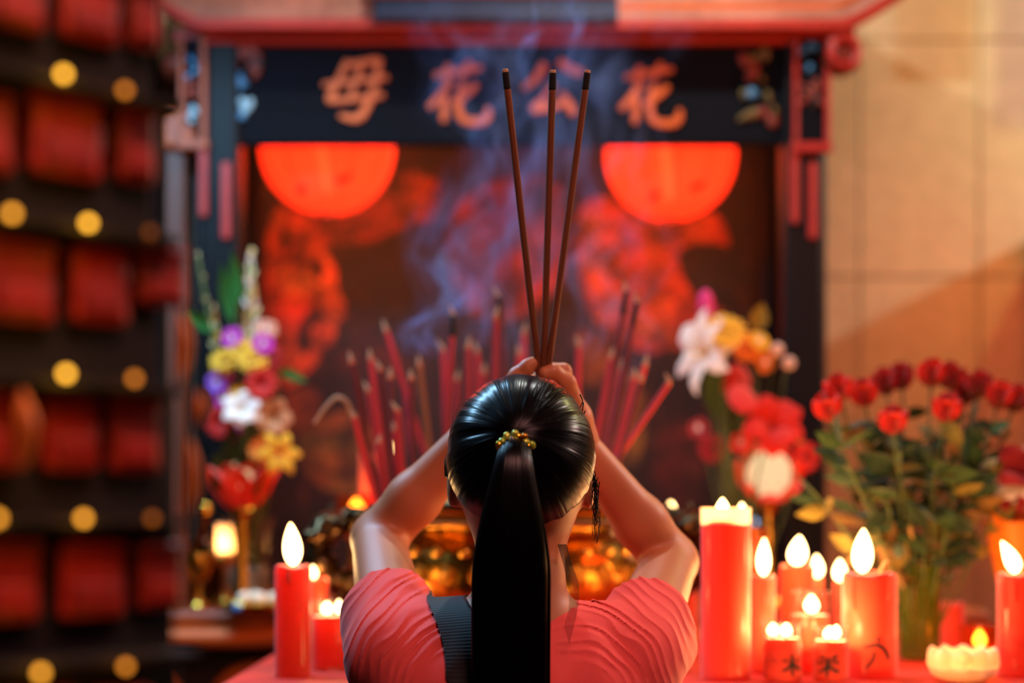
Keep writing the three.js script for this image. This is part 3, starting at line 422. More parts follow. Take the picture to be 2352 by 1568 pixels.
{ // a low scalloped glass dish with a candle in it
  const d = 2.13, t = thing('glass_dish_candle', 'low pale scalloped glass dish candle in the front corner', 'candle', [(2212 - 1176) * d / FOCAL, TABLE, -d]), prof = [[0, 0.002], [0.03, 0.002], [0.046, 0.012], [0.052, 0.03], [0.05, 0.044], [0.046, 0.05], [0.043, 0.046], [0.044, 0.028]];
  const g = lathe(prof, 64), p = g.attributes.position; for (let i = 0; i < p.count; i++) { const a = Math.atan2(p.getZ(i), p.getX(i)), k = 1 + 0.05 * Math.cos(a * 10) * smooth(0.005, 0.03, p.getY(i)); p.setX(i, p.getX(i) * k); p.setZ(i, p.getZ(i) * k); p.setY(i, p.getY(i) + 0.003 * Math.cos(a * 10) * smooth(0.03, 0.05, p.getY(i))); } g.computeVertexNormals();
  part(t, 'glass_dish', g, phys(0xf0d0b0, 0.75, { transmission: 0.6, thickness: 0 })); part(t, 'wax', lathe([[0, 0.005], [0.04, 0.008], [0.042, 0.026], [0, 0.024]], 32), M.waxCream); part(t, 'wick', new THREE.CylinderGeometry(0.001, 0.001, 0.01, 6), M.wick, [0, 0.03, 0]); flame(t, 0.0, 0.03, 0, 0.012, 0.016, 0, 0, 0.6);
}
{ // a low bench in front of the table with more candles, below the picture
  const b = thing('low_bench', 'low wooden bench in front of the red table', 'bench', [0.62, 0, -1.94]);
  part(b, 'top', box(0.62, 0.03, 0.2, 0.008), M.brownWood, [0, 0.915, 0]); for (const [x, z] of [[-0.27, -0.07], [0.27, -0.07], [-0.27, 0.07], [0.27, 0.07]]) part(b, 'leg', box(0.04, 0.9, 0.04, 0.006), M.brownWood, [x, 0.45, z]);
  for (const [px, top, w] of [[1790, 1.085, 'nearest the visitor'], [1960, 1.07, 'in the middle'], [2160, 1.08, 'farthest from the visitor']]) pillar('red pillar candle on the low bench, ' + w, { px, d: 1.95, r: 0.03, base: 0.93, top, flame: [0.024, 0.045], group: 'candles on the low bench', power: 1.0 });
}
// candles on stands upon the shrine ledge
function stand(label, px, d, h, r) { const x = (px - 1176) * d / FOCAL, t = thing('candle_stand', label, 'stand', [x, 1.19, -d]); part(t, 'stem', lathe([[0, 0], [r, 0], [r * 0.9, 0.012], [r * 0.3, 0.03], [r * 0.24, h * 0.5], [r * 0.4, h * 0.56], [r * 0.24, h * 0.62], [r * 0.3, h - 0.02], [r * 0.95, h - 0.005], [r * 0.95, h], [0, h]], 28), M.gold); return 1.19 + h; }
{
  let b = stand('brass stand under the glowing cup candle by the burner handle', 815, 3.02, 0.165, 0.036);
  cup('glowing cup candle on a stand behind the dragon handle', { px: 815, d: 3.02, r: 0.036, base: b, top: b + 0.072, wax: 0.028, mat: M.wax, glass: M.amberGlass, flames: [[0.005, 0.012, 0.028, 0.036]] });
  b = stand('gilt stand under the small frosted lamp glass', 518, 3.06, 0.11, 0.03);
  cup('small pale glass candle glowing beside the flower vase', { px: 518, d: 3.06, r: 0.0195, base: b, top: b + 0.066, wax: 0.008, mat: M.waxCream, glass: M.frosted, flames: [[0, 0, 0.014, 0.036]] });
  pillar('slender red taper with a tiny flame behind the incense sticks', { px: 891, d: 2.98, r: 0.008, base: 1.19, top: 1.513, flame: [0.011, 0.028], power: 0.5 });
  pillar('unlit red candle standing behind the leftmost incense sticks', { px: 846, d: 3.08, r: 0.018, base: 1.19, top: 1.52, mat: M.waxOrange });
}

// ------------------------------------------------------------------ brass incense burner
const BX = 0.0, BZ = -2.5, RIM = 1.41;
{
  const t = thing('incense_burner', 'large round brass incense burner with dragon handles on the red table', 'incense burner', [BX, TABLE, BZ]);
  const g = lathe([[0, 0.03], [0.1, 0.03], [0.17, 0.05], [0.215, 0.09], [0.232, 0.135], [0.222, 0.18], [0.195, 0.21], [0.185, 0.225], [0.19, 0.238], [0.24, 0.25], [0.25, 0.256], [0.252, 0.27], [0.245, 0.275], [0.222, 0.272], [0.214, 0.25], [0.21, 0.235], [0, 0.235]], 72);
  part(t, 'bowl', g, M.brass); part(t, 'ash_bed', lathe([[0, 0.252], [0.1, 0.25], [0.214, 0.243], [0.214, 0.236], [0, 0.236]], 40), M.ash);
  part(t, 'rim_band', new THREE.TorusGeometry(0.247, 0.009, 10, 72), M.bronze, [0, 0.264, 0], [Math.PI / 2, 0, 0]);
  for (let k = 0; k < 3; k++) { const a = k * TAU / 3 + 0.5; part(t, 'foot', sweep([V(Math.sin(a) * 0.14, 0.07, Math.cos(a) * 0.14), V(Math.sin(a) * 0.19, 0.04, Math.cos(a) * 0.19), V(Math.sin(a) * 0.17, 0.0, Math.cos(a) * 0.17)], (s) => 0.034 - 0.012 * s, 12, 12), M.brass); }
  for (let k = 0; k < 26; k++) { const a = k / 26 * TAU; part(t, 'relief_boss', new THREE.SphereGeometry(0.017, 10, 8).scale(1, 1.25, 0.5), M.brass, [Math.sin(a) * 0.227, 0.15, Math.cos(a) * 0.227], [0, a, 0]); part(t, 'relief_boss', new THREE.SphereGeometry(0.011, 8, 6).scale(1, 1, 0.6), M.gold, [Math.sin(a + 0.12) * 0.216, 0.188, Math.cos(a + 0.12) * 0.216], [0, a + 0.12, 0]); }
  for (const s of [-1, 1]) { // dragon handles: a looped body with horned head, mane and claws
    const h = part(t, 'dragon_handle', sweep([V(s * 0.215, 0.17, 0), V(s * 0.29, 0.13, 0.02), V(s * 0.335, 0.17, 0.025), V(s * 0.325, 0.225, 0.01), V(s * 0.275, 0.24, 0.0), V(s * 0.24, 0.225, 0)], (q) => 0.03 - 0.008 * q + 0.004 * Math.sin(q * 30), 14, 40), M.bronze);
    part(h, 'dragon_head', nets((x, y, z) => { let q = ball(x, y, z, V(s * 0.315, 0.232, 0.03), 0.034, 0.024, 0.032); q = smin(q, ball(x, y, z, V(s * 0.34, 0.216, 0.05), 0.022, 0.014, 0.024), 0.015); q = smin(q, cone(x, y, z, V(s * 0.3, 0.248, 0.03), V(s * 0.272, 0.268, 0.01), 0.008, 0.003), 0.008); q = smin(q, cone(x, y, z, V(s * 0.318, 0.25, 0.02), V(s * 0.312, 0.275, -0.005), 0.008, 0.003), 0.008); return q + 0.003 * Math.sin(x * 260) * Math.sin(y * 240 + z * 200); }, [s > 0 ? 0.25 : -0.38, 0.18, -0.03], [s > 0 ? 0.38 : -0.25, 0.29, 0.1], 0.005), M.bronze);
    for (let k = 0; k < 5; k++) part(h, 'mane_curl', new THREE.TorusGeometry(0.014, 0.006, 8, 16), M.bronze, [s * (0.25 + k * 0.02), 0.1 + 0.02 * Math.sin(k * 2.1) + k * 0.012, 0.035], [0.3, 0.4 * k, k]);
  }
}
// incense sticks standing in the burner: tip px, tip py, foot px, foot py, distance, look, burnt
const NTH = ['first', 'second', 'third', 'fourth', 'fifth', 'sixth', 'seventh', 'eighth', 'ninth', 'tenth', 'eleventh', 'twelfth', 'thirteenth', 'fourteenth', 'fifteenth', 'sixteenth', 'seventeenth', 'eighteenth', 'nineteenth', 'twentieth', 'twenty-first', 'twenty-second', 'twenty-third', 'twenty-fourth', 'twenty-fifth', 'twenty-sixth', 'twenty-seventh', 'twenty-eighth', 'twenty-ninth', 'thirtieth', 'thirty-first', 'thirty-second', 'thirty-third', 'thirty-fourth'];
const look = { r: M.stick, d: M.stickDark, p: std(0xb8202c, 0.8), b: M.stickBrown };
const sticks = [[805, 818, 872, 1150, 2.42, 'd'], [812, 950, 862, 1150, 2.34, 'p'], [844, 886, 884, 1150, 2.5, 'r'], [849, 811, 893, 1150, 2.48, 'p'], [872, 836, 902, 1150, 2.4, 'd'], [882, 744, 1010, 1150, 2.58, 'p'], [896, 854, 912, 1150, 2.44, 'd'], [912, 933, 930, 1150, 2.34, 'r'], [944, 858, 952, 1150, 2.38, 'd'], [962, 826, 1000, 1150, 2.56, 'b'], [928, 880, 960, 1150, 2.6, 'p'], [1017, 790, 1030, 1150, 2.6, 'p'], [1042, 712, 1014, 1150, 2.44, 'r', 1], [1050, 860, 1046, 1150, 2.64, 'r'], [1076, 783, 1076, 1150, 2.5, 'r'], [1096, 794, 1100, 1150, 2.62, 'p'], [1112, 843, 1116, 1150, 2.66, 'r'], [1139, 712, 1132, 1150, 2.48, 'r'], [1144, 668, 1176, 1150, 2.52, 'd', 1], [1203, 750, 1200, 1150, 2.66, 'p'], [1192, 800, 1186, 1150, 2.6, 'p'], [1330, 780, 1320, 1150, 2.56, 'p'], [1405, 808, 1352, 1100, 2.5, 'r'], [1440, 655, 1372, 1100, 2.46, 'd', 1], [1466, 682, 1384, 1100, 2.42, 'd', 1], [1459, 855, 1398, 1100, 2.4, 'r'], [1485, 826, 1404, 1100, 2.48, 'p'], [1475, 862, 1410, 1100, 2.36, 'd'], [1544, 868, 1400, 1080, 2.38, 'r'], [1430, 836, 1384, 1100, 2.56, 'p'], [868, 1010, 888, 1150, 2.36, 'r'], [905, 980, 920, 1150, 2.42, 'p']];
sticks.sort((a, b) => a[0] - b[0]);
sticks.forEach(([tx, ty, fx, fy, d, k, burnt], i) => {
  const tip = at(tx, ty, d), f = at(fx, fy, d), dir = tip.clone().sub(f).normalize(), q = (tip.y - 1.372) / dir.y, base = tip.clone().addScaledVector(dir, -q);
  const t = thing('incense_stick', `${NTH[i]} incense stick from the left tip to tip, in the brass burner`, 'incense', base, 'incense sticks in the brass burner'), up = tip.clone().sub(base), L = up.length(), a = (s) => up.clone().multiplyScalar(s);
  const e = burnt ? 0.88 : 0.955;
  part(t, 'shaft', sweep([V(0, 0, 0), a(0.5), a(e)], 0.0052, 10, 6), look[k]);
  part(t, 'burnt_end', sweep([a(e - 0.004), a((e + 0.97) / 2), a(0.975)], (s) => 0.0054 - 0.0008 * s, 10, 6), burnt ? M.burnt : M.emberAsh);
  const bend = V(rr(-0.012, 0.006), 0, 0); part(t, 'ash', sweep([a(0.97), a(0.985).addScaledVector(bend, 0.3), a(1.0).add(bend).add(V(0, 0.008, 0))], (s) => 0.0046 - 0.0034 * s, 8, 6), M.ashTip);
});
{ // a long curl of ash sagging off a burnt stick
  const t = thing('ash_curl', 'long grey curl of incense ash drooping left of the sticks', 'ash', at(806, 948, 2.42)), o = t.position;
  part(t, 'curl', sweep([at(806, 950, 2.42), at(798, 925, 2.42), at(775, 912, 2.42), at(748, 935, 2.42), at(722, 972, 2.42)].map((p) => p.sub(o)), (s) => 0.0042 - 0.002 * s, 8, 24), M.ashTip);
}

// ------------------------------------------------------------------ flowers
// one petal: grows along +y from the origin, w wide, l long, bent outwards by `open`, cupped by `cupped`
const petalGeo = (w, l, open, cupped, tip = 1, nu = 6, nv = 8) => sheet((u, v, p) => { const a = (u - 0.5) * 2, s = Math.pow(Math.sin(Math.PI * clamp(Math.pow(v, 0.75), 0.02, 0.985)), 0.8) * (1 - 0.25 * (1 - tip) * v); p.set(a * w / 2 * s, l * Math.sin(v * 1.45) / Math.sin(1.45) * (1 - 0.25 * open * v), l * open * v * v * 0.9 - cupped * l * (1 - a * a) * s * 0.35); }, nu, nv);
const UPV = V(0, 1, 0);
function bloom(t, head, dir, list) { // list: [name, geometry, material, count, tilt, ring radius, lift, phase]
  const Q = new THREE.Quaternion().setFromUnitVectors(UPV, dir.clone().normalize());
  for (const [name, geo, mat, n, tilt, rad = 0, lift = 0, phase = 0] of list) for (let i = 0; i < n; i++) {
    const a = i / n * TAU + phase, m = part(t, name, geo, mat), q = new THREE.Quaternion().setFromAxisAngle(UPV, a).multiply(new THREE.Quaternion().setFromAxisAngle(V(1, 0, 0), tilt + rr(-0.1, 0.1)));
    m.quaternion.copy(Q).multiply(q); m.position.copy(V(Math.sin(a) * rad, lift, Math.cos(a) * rad).applyQuaternion(Q)).add(head);
  }
}
const leafGeo = (w, l, bend = 0.3) => sheet((u, v, p) => { const a = (u - 0.5) * 2, s = Math.sin(Math.PI * Math.pow(clamp(v, 0.01, 0.995), 0.8)); p.set(a * w / 2 * s, l * v, bend * l * v * v + Math.abs(a) * w * 0.18 * s); }, 4, 8);
function leafAt(t, p, dir, geo, mat, spin = 0) { const m = part(t, 'leaf', geo, mat); m.quaternion.setFromUnitVectors(UPV, dir.clone().normalize()).multiply(new THREE.Quaternion().setFromAxisAngle(UPV, spin)); m.position.copy(p); return m; }
const heart = (r, h) => { const g = new THREE.SphereGeometry(r, 14, 10); g.scale(1, h, 1); return g; };
function flower(name, label, cat, base, head, dir, list, o = {}) {
  const t = thing(name, label, cat, base, o.group), h = head.clone().sub(base), mid = h.clone().multiplyScalar(0.55).add(V(rr(-0.01, 0.01), 0.01, rr(-0.005, 0.01)));
  part(t, 'stem', sweep([V(0, 0, 0), mid, h.clone().addScaledVector(dir, -0.012), h.clone()], o.stem ?? 0.0022, 7, 14), M.stem);
  bloom(t, h, dir, list);
  for (let i = 0; i < (o.leaves ?? 0); i++) { const s = rr(o.from ?? 0.35, o.to ?? 0.85), p = mid.clone().multiplyScalar(Math.min(1, s / 0.55)).lerp(h, Math.max(0, s - 0.55) / 0.45), a = rr(0, TAU); leafAt(t, p, V(Math.cos(a), rr(-0.1, 0.9), Math.sin(a) * 0.8 + 0.2), o.leafGeo ?? roseLeaf[i % 3], o.leafMats ? o.leafMats[Math.floor(rnd() * o.leafMats.length)] : M.leaf, rr(0, 6)); }
  return t;
}
const roseLeaf = [leafGeo(0.028, 0.056), leafGeo(0.034, 0.066, 0.5), leafGeo(0.022, 0.052, 0.1)];
const C = { red: petal(0xd6200f), deep: petal(0xa80f12), yellow: petal(0xf0bf1a), white: petal(0xf6ece0), magenta: petal(0xc020a8), pink: petal(0xf0489a), cream: petal(0xe6dca0), coral: petal(0xff4a2c), orange: petal(0xf08a1a), lilac: petal(0xa860e0) };
const PG = { ray: petalGeo(0.013, 0.034, 0.15, 0.3), rayS: petalGeo(0.008, 0.022, 0.2, 0.3), orchid: petalGeo(0.026, 0.026, 0.3, 0.2), lily: petalGeo(0.04, 0.095, 0.6, 0.25), big: petalGeo(0.05, 0.07, 0.35, 0.3), bud: petalGeo(0.014, 0.03, -0.25, 0.6), rose0: petalGeo(0.022, 0.041, -0.3, 0.7), rose1: petalGeo(0.031, 0.045, -0.15, 0.75), rose2: petalGeo(0.037, 0.042, 0.12, 0.6), mid: petalGeo(0.034, 0.044, 0.35, 0.3), sepal: leafGeo(0.006, 0.02, 0.4), lotus: petalGeo(0.05, 0.085, -0.05, 0.6) };
const K = {
  gerbera: (c, h, n = 16) => [['petal', PG.ray, c, n, 1.35], ['petal', PG.ray, c, n - 3, 1.1, 0.002, 0.003, 0.2], ['flower_heart', heart(0.009, 0.5), h, 1, 0]],
  mum: (c) => [['petal', PG.ray, c, 14, 1.3], ['petal', PG.ray, c, 12, 0.95, 0.002, 0.002, 0.2], ['petal', PG.rayS, c, 11, 0.55, 0.002, 0.004, 0.1], ['petal', PG.rayS, c, 7, 0.2, 0.002, 0.005]],
  orchid: (c) => [['petal', PG.orchid, c, 5, 1.1], ['petal', petalGeo(0.012, 0.014, 0.1, 0.5), C.white, 2, 0.5]],
  lily: (c, a) => [['petal', PG.lily, c, 3, 0.75], ['petal', PG.lily, c, 3, 0.6, 0.002, 0, Math.PI / 3], ['stamen', sweep([V(0, 0, 0), V(0, 0.03, 0.004), V(0, 0.055, 0.012)], 0.002, 6, 8), a, 5, 0.2]],
  rose: (c, d) => [['petal', PG.rose0, d, 4, 0.0, 0.004, 0.002], ['petal', PG.rose1, c, 5, 0.08, 0.009, 0, 0.4], ['petal', PG.rose2, c, 5, 0.2, 0.011, -0.002, 1], ['sepal', PG.sepal, M.leaf, 5, 0.6, 0.006, -0.003]],
  mid: (c, h) => [['petal', PG.mid, c, 6, 1.1], ['petal', PG.mid, c, 5, 0.75, 0.003, 0.004, 0.5], ['flower_heart', heart(0.009, 0.8), h, 1, 0]],
  big: (c, h) => [['petal', PG.big, c, 5, 1.05], ['petal', PG.big, c, 4, 0.7, 0.003, 0.004, 0.5], ['flower_heart', heart(0.012, 0.8), h, 1, 0]],
};
// --- the roses in the green glass vase
{
  const d = 2.45, vx = (2112 - 1176) * d / FOCAL, v = thing('glass_vase', 'green tinted glass cylinder vase holding the red roses', 'vase', [vx, TABLE, -d]), R = 0.0355, H = 0.166;
  part(v, 'glass_body', lathe([[0, 0.002], [R * 0.9, 0.002], [R, 0.008], [R * 0.97, H * 0.5], [R, H - 0.012], [R * 1.12, H], [R * 1.09, H - 0.002], [R * 0.95, H - 0.014], [R * 0.92, H * 0.5], [R * 0.94, 0.012], [0, 0.01]], 48), M.greenGlass);
  part(v, 'water', lathe([[0, 0.012], [R * 0.9, 0.012], [R * 0.9, 0.11], [0, 0.11]], 32), phys(0xc8d07a, 0.1, { transmission: 0.9, thickness: 0 }));
  const G = 'red roses in the green glass vase';
  const list = [[1932, 900, 2.4, 'highest bright bud on the left side', 1], [1988, 912, 2.42, 'wide open bright rose on the left side', 1], [1907, 944, 2.36, 'lowest leftmost bud', 1], [2036, 884, 2.52, 'dark left bud of the pair at the back', 0], [2072, 872, 2.54, 'dark right bud of the pair at the back', 0], [2138, 866, 2.46, 'topmost bud, left of the twin', 1], [2182, 872, 2.48, 'topmost twin bud on the right', 0], [2245, 890, 2.5, 'dark bud right of the topmost twins', 0], [2290, 916, 2.44, 'large rose near the right end', 1], [2326, 922, 2.46, 'outermost rose on the right', 0], [2170, 948, 2.36, 'open rose low in the middle, facing out', 1], [2052, 975, 2.36, 'bud hanging low in the middle left', 1], [2214, 905, 2.54, 'small bud tucked behind the middle', 0]];
  for (const [px, py, dd, what, bright] of list) {
    const head = at(px, py + 18, dd), base = V(vx + rr(-0.018, 0.018), TABLE + 0.02, -d + rr(-0.018, 0.018)), dir = V((px - 2112) / 700, 1, (2.45 - dd) * 2.2).normalize();
    flower('rose', 'red rose in the green vase, ' + what, 'rose', base, head, dir, K.rose(bright ? C.red : C.deep, C.deep), { group: G, leaves: 8, from: 0.5, to: 0.9, leafMats: [M.leaf, M.leafDark, M.leaf, M.leafDark, std(0x8a6a2c, 0.8)] });
  }
  for (let i = 0; i < 18; i++) { // sprigs of filler leaves
    const a = i * 2.4 + 0.3, head = V(vx + Math.cos(a) * rr(0.06, 0.19), TABLE + rr(0.25, 0.43), -d + Math.sin(a) * 0.08), base = V(vx + rr(-0.02, 0.02), TABLE + 0.02, -d + rr(-0.02, 0.02));
    flower('leaf_sprig', 'sprig of green and olive leaves among the vase of red roses', 'foliage', base, head, V(Math.cos(a), 1.2, 0.2), [], { group: 'leaf sprigs in the rose vase', leaves: 11, from: 0.4, to: 1, leafMats: [M.leaf, M.leafDark, M.leafDark, M.leafOlive, std(0x7a5a2a, 0.8)] });
  }
}
// --- the mixed bouquet on the left, in a clear vase on the ledge
const LV = at(572, 1397, 2.98), RV = at(1712, 1397, 2.98);
LV.y = RV.y = 1.19;
for (const [p, label] of [[LV, 'clear glass vase holding the tall mixed bouquet by the lamp tower'], [RV, 'clear glass vase holding the lily bouquet beside the black post']]) {
  const v = thing('glass_vase', label, 'vase', p), R = 0.055;
  part(v, 'glass_body', lathe([[0, 0.003], [R * 0.8, 0.003], [R, 0.02], [R * 0.9, 0.09], [R * 0.72, 0.14], [R * 1.05, 0.19], [R * 1.0, 0.188], [R * 0.66, 0.14], [R * 0.84, 0.09], [R * 0.93, 0.022], [0, 0.012]], 44), M.glass);
  part(v, 'water', lathe([[0, 0.013], [R * 0.9, 0.022], [R * 0.82, 0.09], [0, 0.09]], 32), phys(0xd8d0b0, 0.1, { transmission: 0.9, thickness: 0 }));
}
function spike(label, base, top, n, mats, w, group) { // a gladiolus spike of stacked buds and florets
  const t = thing('gladiolus', label, 'flower', base, group), h = top.clone().sub(base); part(t, 'stem', sweep([V(0, 0, 0), h.clone().multiplyScalar(0.5).add(V(0.004, 0, 0.01)), h], 0.003, 7, 14), M.stem);
  for (let i = 0; i < n; i++) { const s = i / (n - 1), k = 1 - 0.55 * s, p = h.clone().multiplyScalar(0.66 + 0.34 * s), a = i * 2.4, g = PG.bud; for (let j = 0; j < 3; j++) { const m = part(t, 'floret_petal', g, mats[i % mats.length]); m.scale.setScalar(k * w); m.position.copy(p); m.quaternion.setFromEuler(new THREE.Euler(0.55 - 0.4 * s + 0.2 * j, a + j * 2.1, 0, 'YXZ')); } }
}
{
  const b = () => V(LV.x + rr(-0.02, 0.02), 1.21, LV.z + rr(-0.02, 0.02)), G = 'flowers in the bouquet by the lamp tower', F = (name, label, px, py, d, dir, list, o = {}) => flower(name, label, 'flower', b(), at(px, py, d), V(...dir), list, { group: G, ...o });
  spike('tall cream gladiolus spike rising above the bouquet by the tower', b(), at(576, 592, 2.95), 16, [C.cream, C.cream, C.white], 1.5, G);
  spike('small pale green bud spike beside the grey post', b(), at(455, 590, 2.98), 6, [C.cream], 0.7, G);
  spike('pale yellow green bud spike leaning over the magenta orchids', b(), at(490, 715, 2.92), 11, [C.cream, C.yellow], 1.1, G);
  F('magenta_orchid', 'magenta orchid high up beside the cream spike', 535, 778, 2.9, [-0.2, 0.3, 1], K.orchid(C.magenta)); F('magenta_orchid', 'magenta orchid right of the yellow blooms near the top', 603, 792, 2.88, [0.3, 0.3, 1], K.orchid(C.magenta));
  F('magenta_orchid', 'magenta and lilac orchid on the outer left of the bouquet', 500, 880, 2.9, [-0.4, 0.1, 1], K.orchid(C.lilac)); F('magenta_orchid', 'magenta orchid below the yellow blooms, above the lilac one', 514, 862, 2.92, [-0.1, 0.1, 1], K.orchid(C.magenta)); F('magenta_orchid', 'magenta orchid tucked under the white flower', 532, 985, 2.9, [-0.2, -0.2, 1], K.orchid(C.magenta)); F('magenta_orchid', 'magenta orchid between lilac one and white flower', 512, 912, 2.9, [-0.3, 0, 1], K.orchid(C.magenta));
  F('yellow_chrysanthemum', 'yellow chrysanthemum at the upper middle of the tower bouquet', 556, 812, 2.9, [0, 0.8, 1], K.mum(C.yellow)); F('yellow_chrysanthemum', 'yellow chrysanthemum left below the bud spike', 520, 836, 2.9, [-0.3, 0.9, 1], K.mum(C.yellow)); F('yellow_chrysanthemum', 'yellow chrysanthemum above the red gerbera', 580, 836, 2.88, [0.2, 0.9, 1], K.mum(C.yellow)); F('yellow_chrysanthemum', 'yellow chrysanthemum right above the white flower', 556, 920, 2.9, [0, 0.8, 1], K.mum(C.yellow));
  F('red_gerbera', 'red gerbera with a dark heart in the tower bouquet', 600, 884, 2.86, [0.15, 0.1, 1], K.gerbera(C.red, M.burnt)); F('red_gerbera', 'red gerbera low on the left of the tower bouquet', 508, 968, 2.9, [-0.5, -0.2, 1], K.gerbera(C.red, M.burnt)); F('red_gerbera', 'deep red bloom half hidden by the upper magenta orchid', 612, 822, 2.92, [0.3, 0, 1], K.gerbera(C.deep, M.burnt));
  F('white_lily', 'white flower at the heart of the tower bouquet', 558, 950, 2.86, [0, 0.7, 1], K.mid(C.white, C.yellow)); F('peach_spray', 'peach coloured spray hanging right of the white flower', 622, 962, 2.88, [0.4, 0.2, 1], K.mid(petal(0xc89060), C.yellow)); F('peach_spray', 'small peach bloom near the top right of the tower bouquet', 612, 758, 2.92, [0.3, 0.5, 1], K.orchid(petal(0xd08a68)));
  F('yellow_lily', 'yellow lily drooping at the lower right of the tower bouquet', 636, 1045, 2.84, [0.55, 0.2, 1], [['petal', petalGeo(0.026, 0.05, 0.6, 0.25), C.yellow, 6, 0.8], ['stamen', sweep([V(0, 0, 0), V(0, 0.02, 0.004), V(0, 0.034, 0.01)], 0.0016, 6, 8), C.orange, 4, 0.2]]); F('yellow_chrysanthemum', 'golden chrysanthemum next to the drooping yellow lily', 606, 1040, 2.86, [0.1, 0.6, 1], K.mum(C.orange));
  for (const [px, py, dx, dy, mat, w, l] of [[532, 740, -0.1, 1, M.leafGreen, 0.03, 0.12], [548, 700, -0.05, 1, M.leafGreen, 0.026, 0.11], [490, 760, -0.8, 0.6, M.leafGreen, 0.03, 0.07], [640, 850, 1, -0.35, M.leafGreen, 0.022, 0.07], [545, 1120, 0, 1, M.leafDark, 0.06, 0.14], [560, 1160, 0.2, 1, M.leafDark, 0.06, 0.14], [530, 1165, -0.2, 1, M.leaf, 0.05, 0.12]]) { const base = b(), t = thing('long_leaf', `long green leaf of the tower bouquet${py < 720 ? ' behind the cream spike' : py > 1150 ? (px > 545 ? ' at the vase mouth, outer' : ' at the vase mouth, inner') : px > 620 ? ' pointing away to the side' : py > 1000 ? ' rising between the lotus petals' : px < 500 ? ' at the outer edge' : ' standing upright'}`, 'leaf', base, 'leaves of the tower bouquet'), p = at(px, py, 2.93).sub(base); part(t, 'stem', sweep([V(0, 0, 0), p.clone().multiplyScalar(0.5), p], 0.002, 6, 8), M.stem); leafAt(t, p, V(dx, dy, 0.15), leafGeo(w, l, 0.25), mat); }
}
{
  const b = () => V(RV.x + rr(-0.02, 0.02), 1.21, RV.z + rr(-0.02, 0.02)), G = 'flowers in the bouquet beside the black post', F = (name, label, px, py, d, dir, list, o = {}) => flower(name, label, 'flower', b(), at(px, py, d), V(...dir), list, { group: G, ...o });
  F('white_lily', 'large white lily turned to the incense, beside the black post', 1640, 812, 2.9, [-0.8, 0.1, 0.45], K.lily(C.white, C.yellow)); F('white_lily', 'second white lily petal cluster beneath the yellow bloom', 1632, 800, 2.94, [-0.5, 0.35, 1], K.big(C.white, C.yellow));
  F('pink_bud', 'pink pointed bud at the top of the lily bouquet', 1625, 745, 2.94, [-0.1, 1, 0.1], [['petal', petalGeo(0.035, 0.07, -0.1, 0.6), C.pink, 4, 0.02, 0.006]]);
  F('yellow_chrysanthemum', 'big yellow chrysanthemum crowning the lily bouquet', 1662, 768, 2.9, [0, 0.75, 1], [['petal', petalGeo(0.02, 0.05, 0.1, 0.3), C.yellow, 14, 1.2], ...K.mum(C.yellow)]); F('yellow_chrysanthemum', 'small yellow bloom near the white berries', 1742, 786, 2.94, [0.3, 0.5, 1], K.orchid(C.yellow)); F('orange_bloom', 'orange bloom between yellow chrysanthemum and berries', 1712, 800, 2.95, [0.2, 0.2, 1], K.mum(C.orange)); F('orange_bloom', 'rusty orange bloom under the white berries', 1755, 832, 2.97, [0.3, 0, 1], K.orchid(C.orange));
  for (const [px, py, l] of [[1785, 803, 'upper'], [1812, 834, 'lower']]) flower('white_berry', `${l} pale round berry bud against the black post`, 'flower', b(), at(px, py, 2.95), V(0.5, 1, 0), [['berry', heart(0.014, 1), petal(0xe8c8b8), 1, 0]], { group: G });
  F('red_anthurium', 'upright red bloom below the white lily', 1696, 880, 2.9, [0.05, -0.2, 1], [['petal', petalGeo(0.06, 0.1, 0.1, 0.3), C.red, 1, 0.4], ['petal', petalGeo(0.055, 0.08, 0.2, 0.3), C.red, 3, 2.6, 0, 0, 0.3]]);
  F('red_hibiscus', 'broad red bloom above the glowing lotus lamp', 1770, 982, 2.88, [0.1, 0.3, 1], K.big(C.red, C.deep)); F('red_carnation', 'small red carnation right of the lotus lamp', 1845, 1050, 2.94, [0.6, 0.1, 1], K.mum(C.red)); F('red_carnation', 'dim red carnation behind the lotus lamp on the left', 1640, 1030, 3.02, [-0.4, 0.1, 1], K.mum(C.deep)); F('red_carnation', 'dim red bud low on the left of the bouquet', 1606, 985, 3.04, [-0.4, 0.3, 1], K.orchid(C.deep)); F('red_carnation', 'small red bud just left of the broad red bloom', 1703, 1018, 2.94, [-0.2, 0.3, 1], K.orchid(C.red));
  for (const [px, py, dx, dy, mat, w, l, s] of [[1650, 960, -0.2, 1, M.leaf, 0.05, 0.13, 'inside the lily bouquet, left'], [1680, 1010, 0.1, 1, M.leafDark, 0.06, 0.14, 'inside the lily bouquet, middle'], [1800, 960, 0.6, -0.8, M.leafOlive, 0.022, 0.08, 'curving beside the black post'], [1735, 760, 0.2, 1, M.leafOlive, 0.04, 0.06, 'at the back of the yellow bloom'], [1630, 900, -0.4, 1, M.leafDark, 0.05, 0.1, 'below the white lily']]) { const base = b(), t = thing('long_leaf', `green leaf ${s}`, 'leaf', base, 'leaves of the lily bouquet'), p = at(px, py, 2.96).sub(base); part(t, 'stem', sweep([V(0, 0, 0), p.clone().multiplyScalar(0.5), p], 0.002, 6, 8), M.stem); leafAt(t, p, V(dx, dy, 0.2), leafGeo(w, l, 0.2), mat); }
}
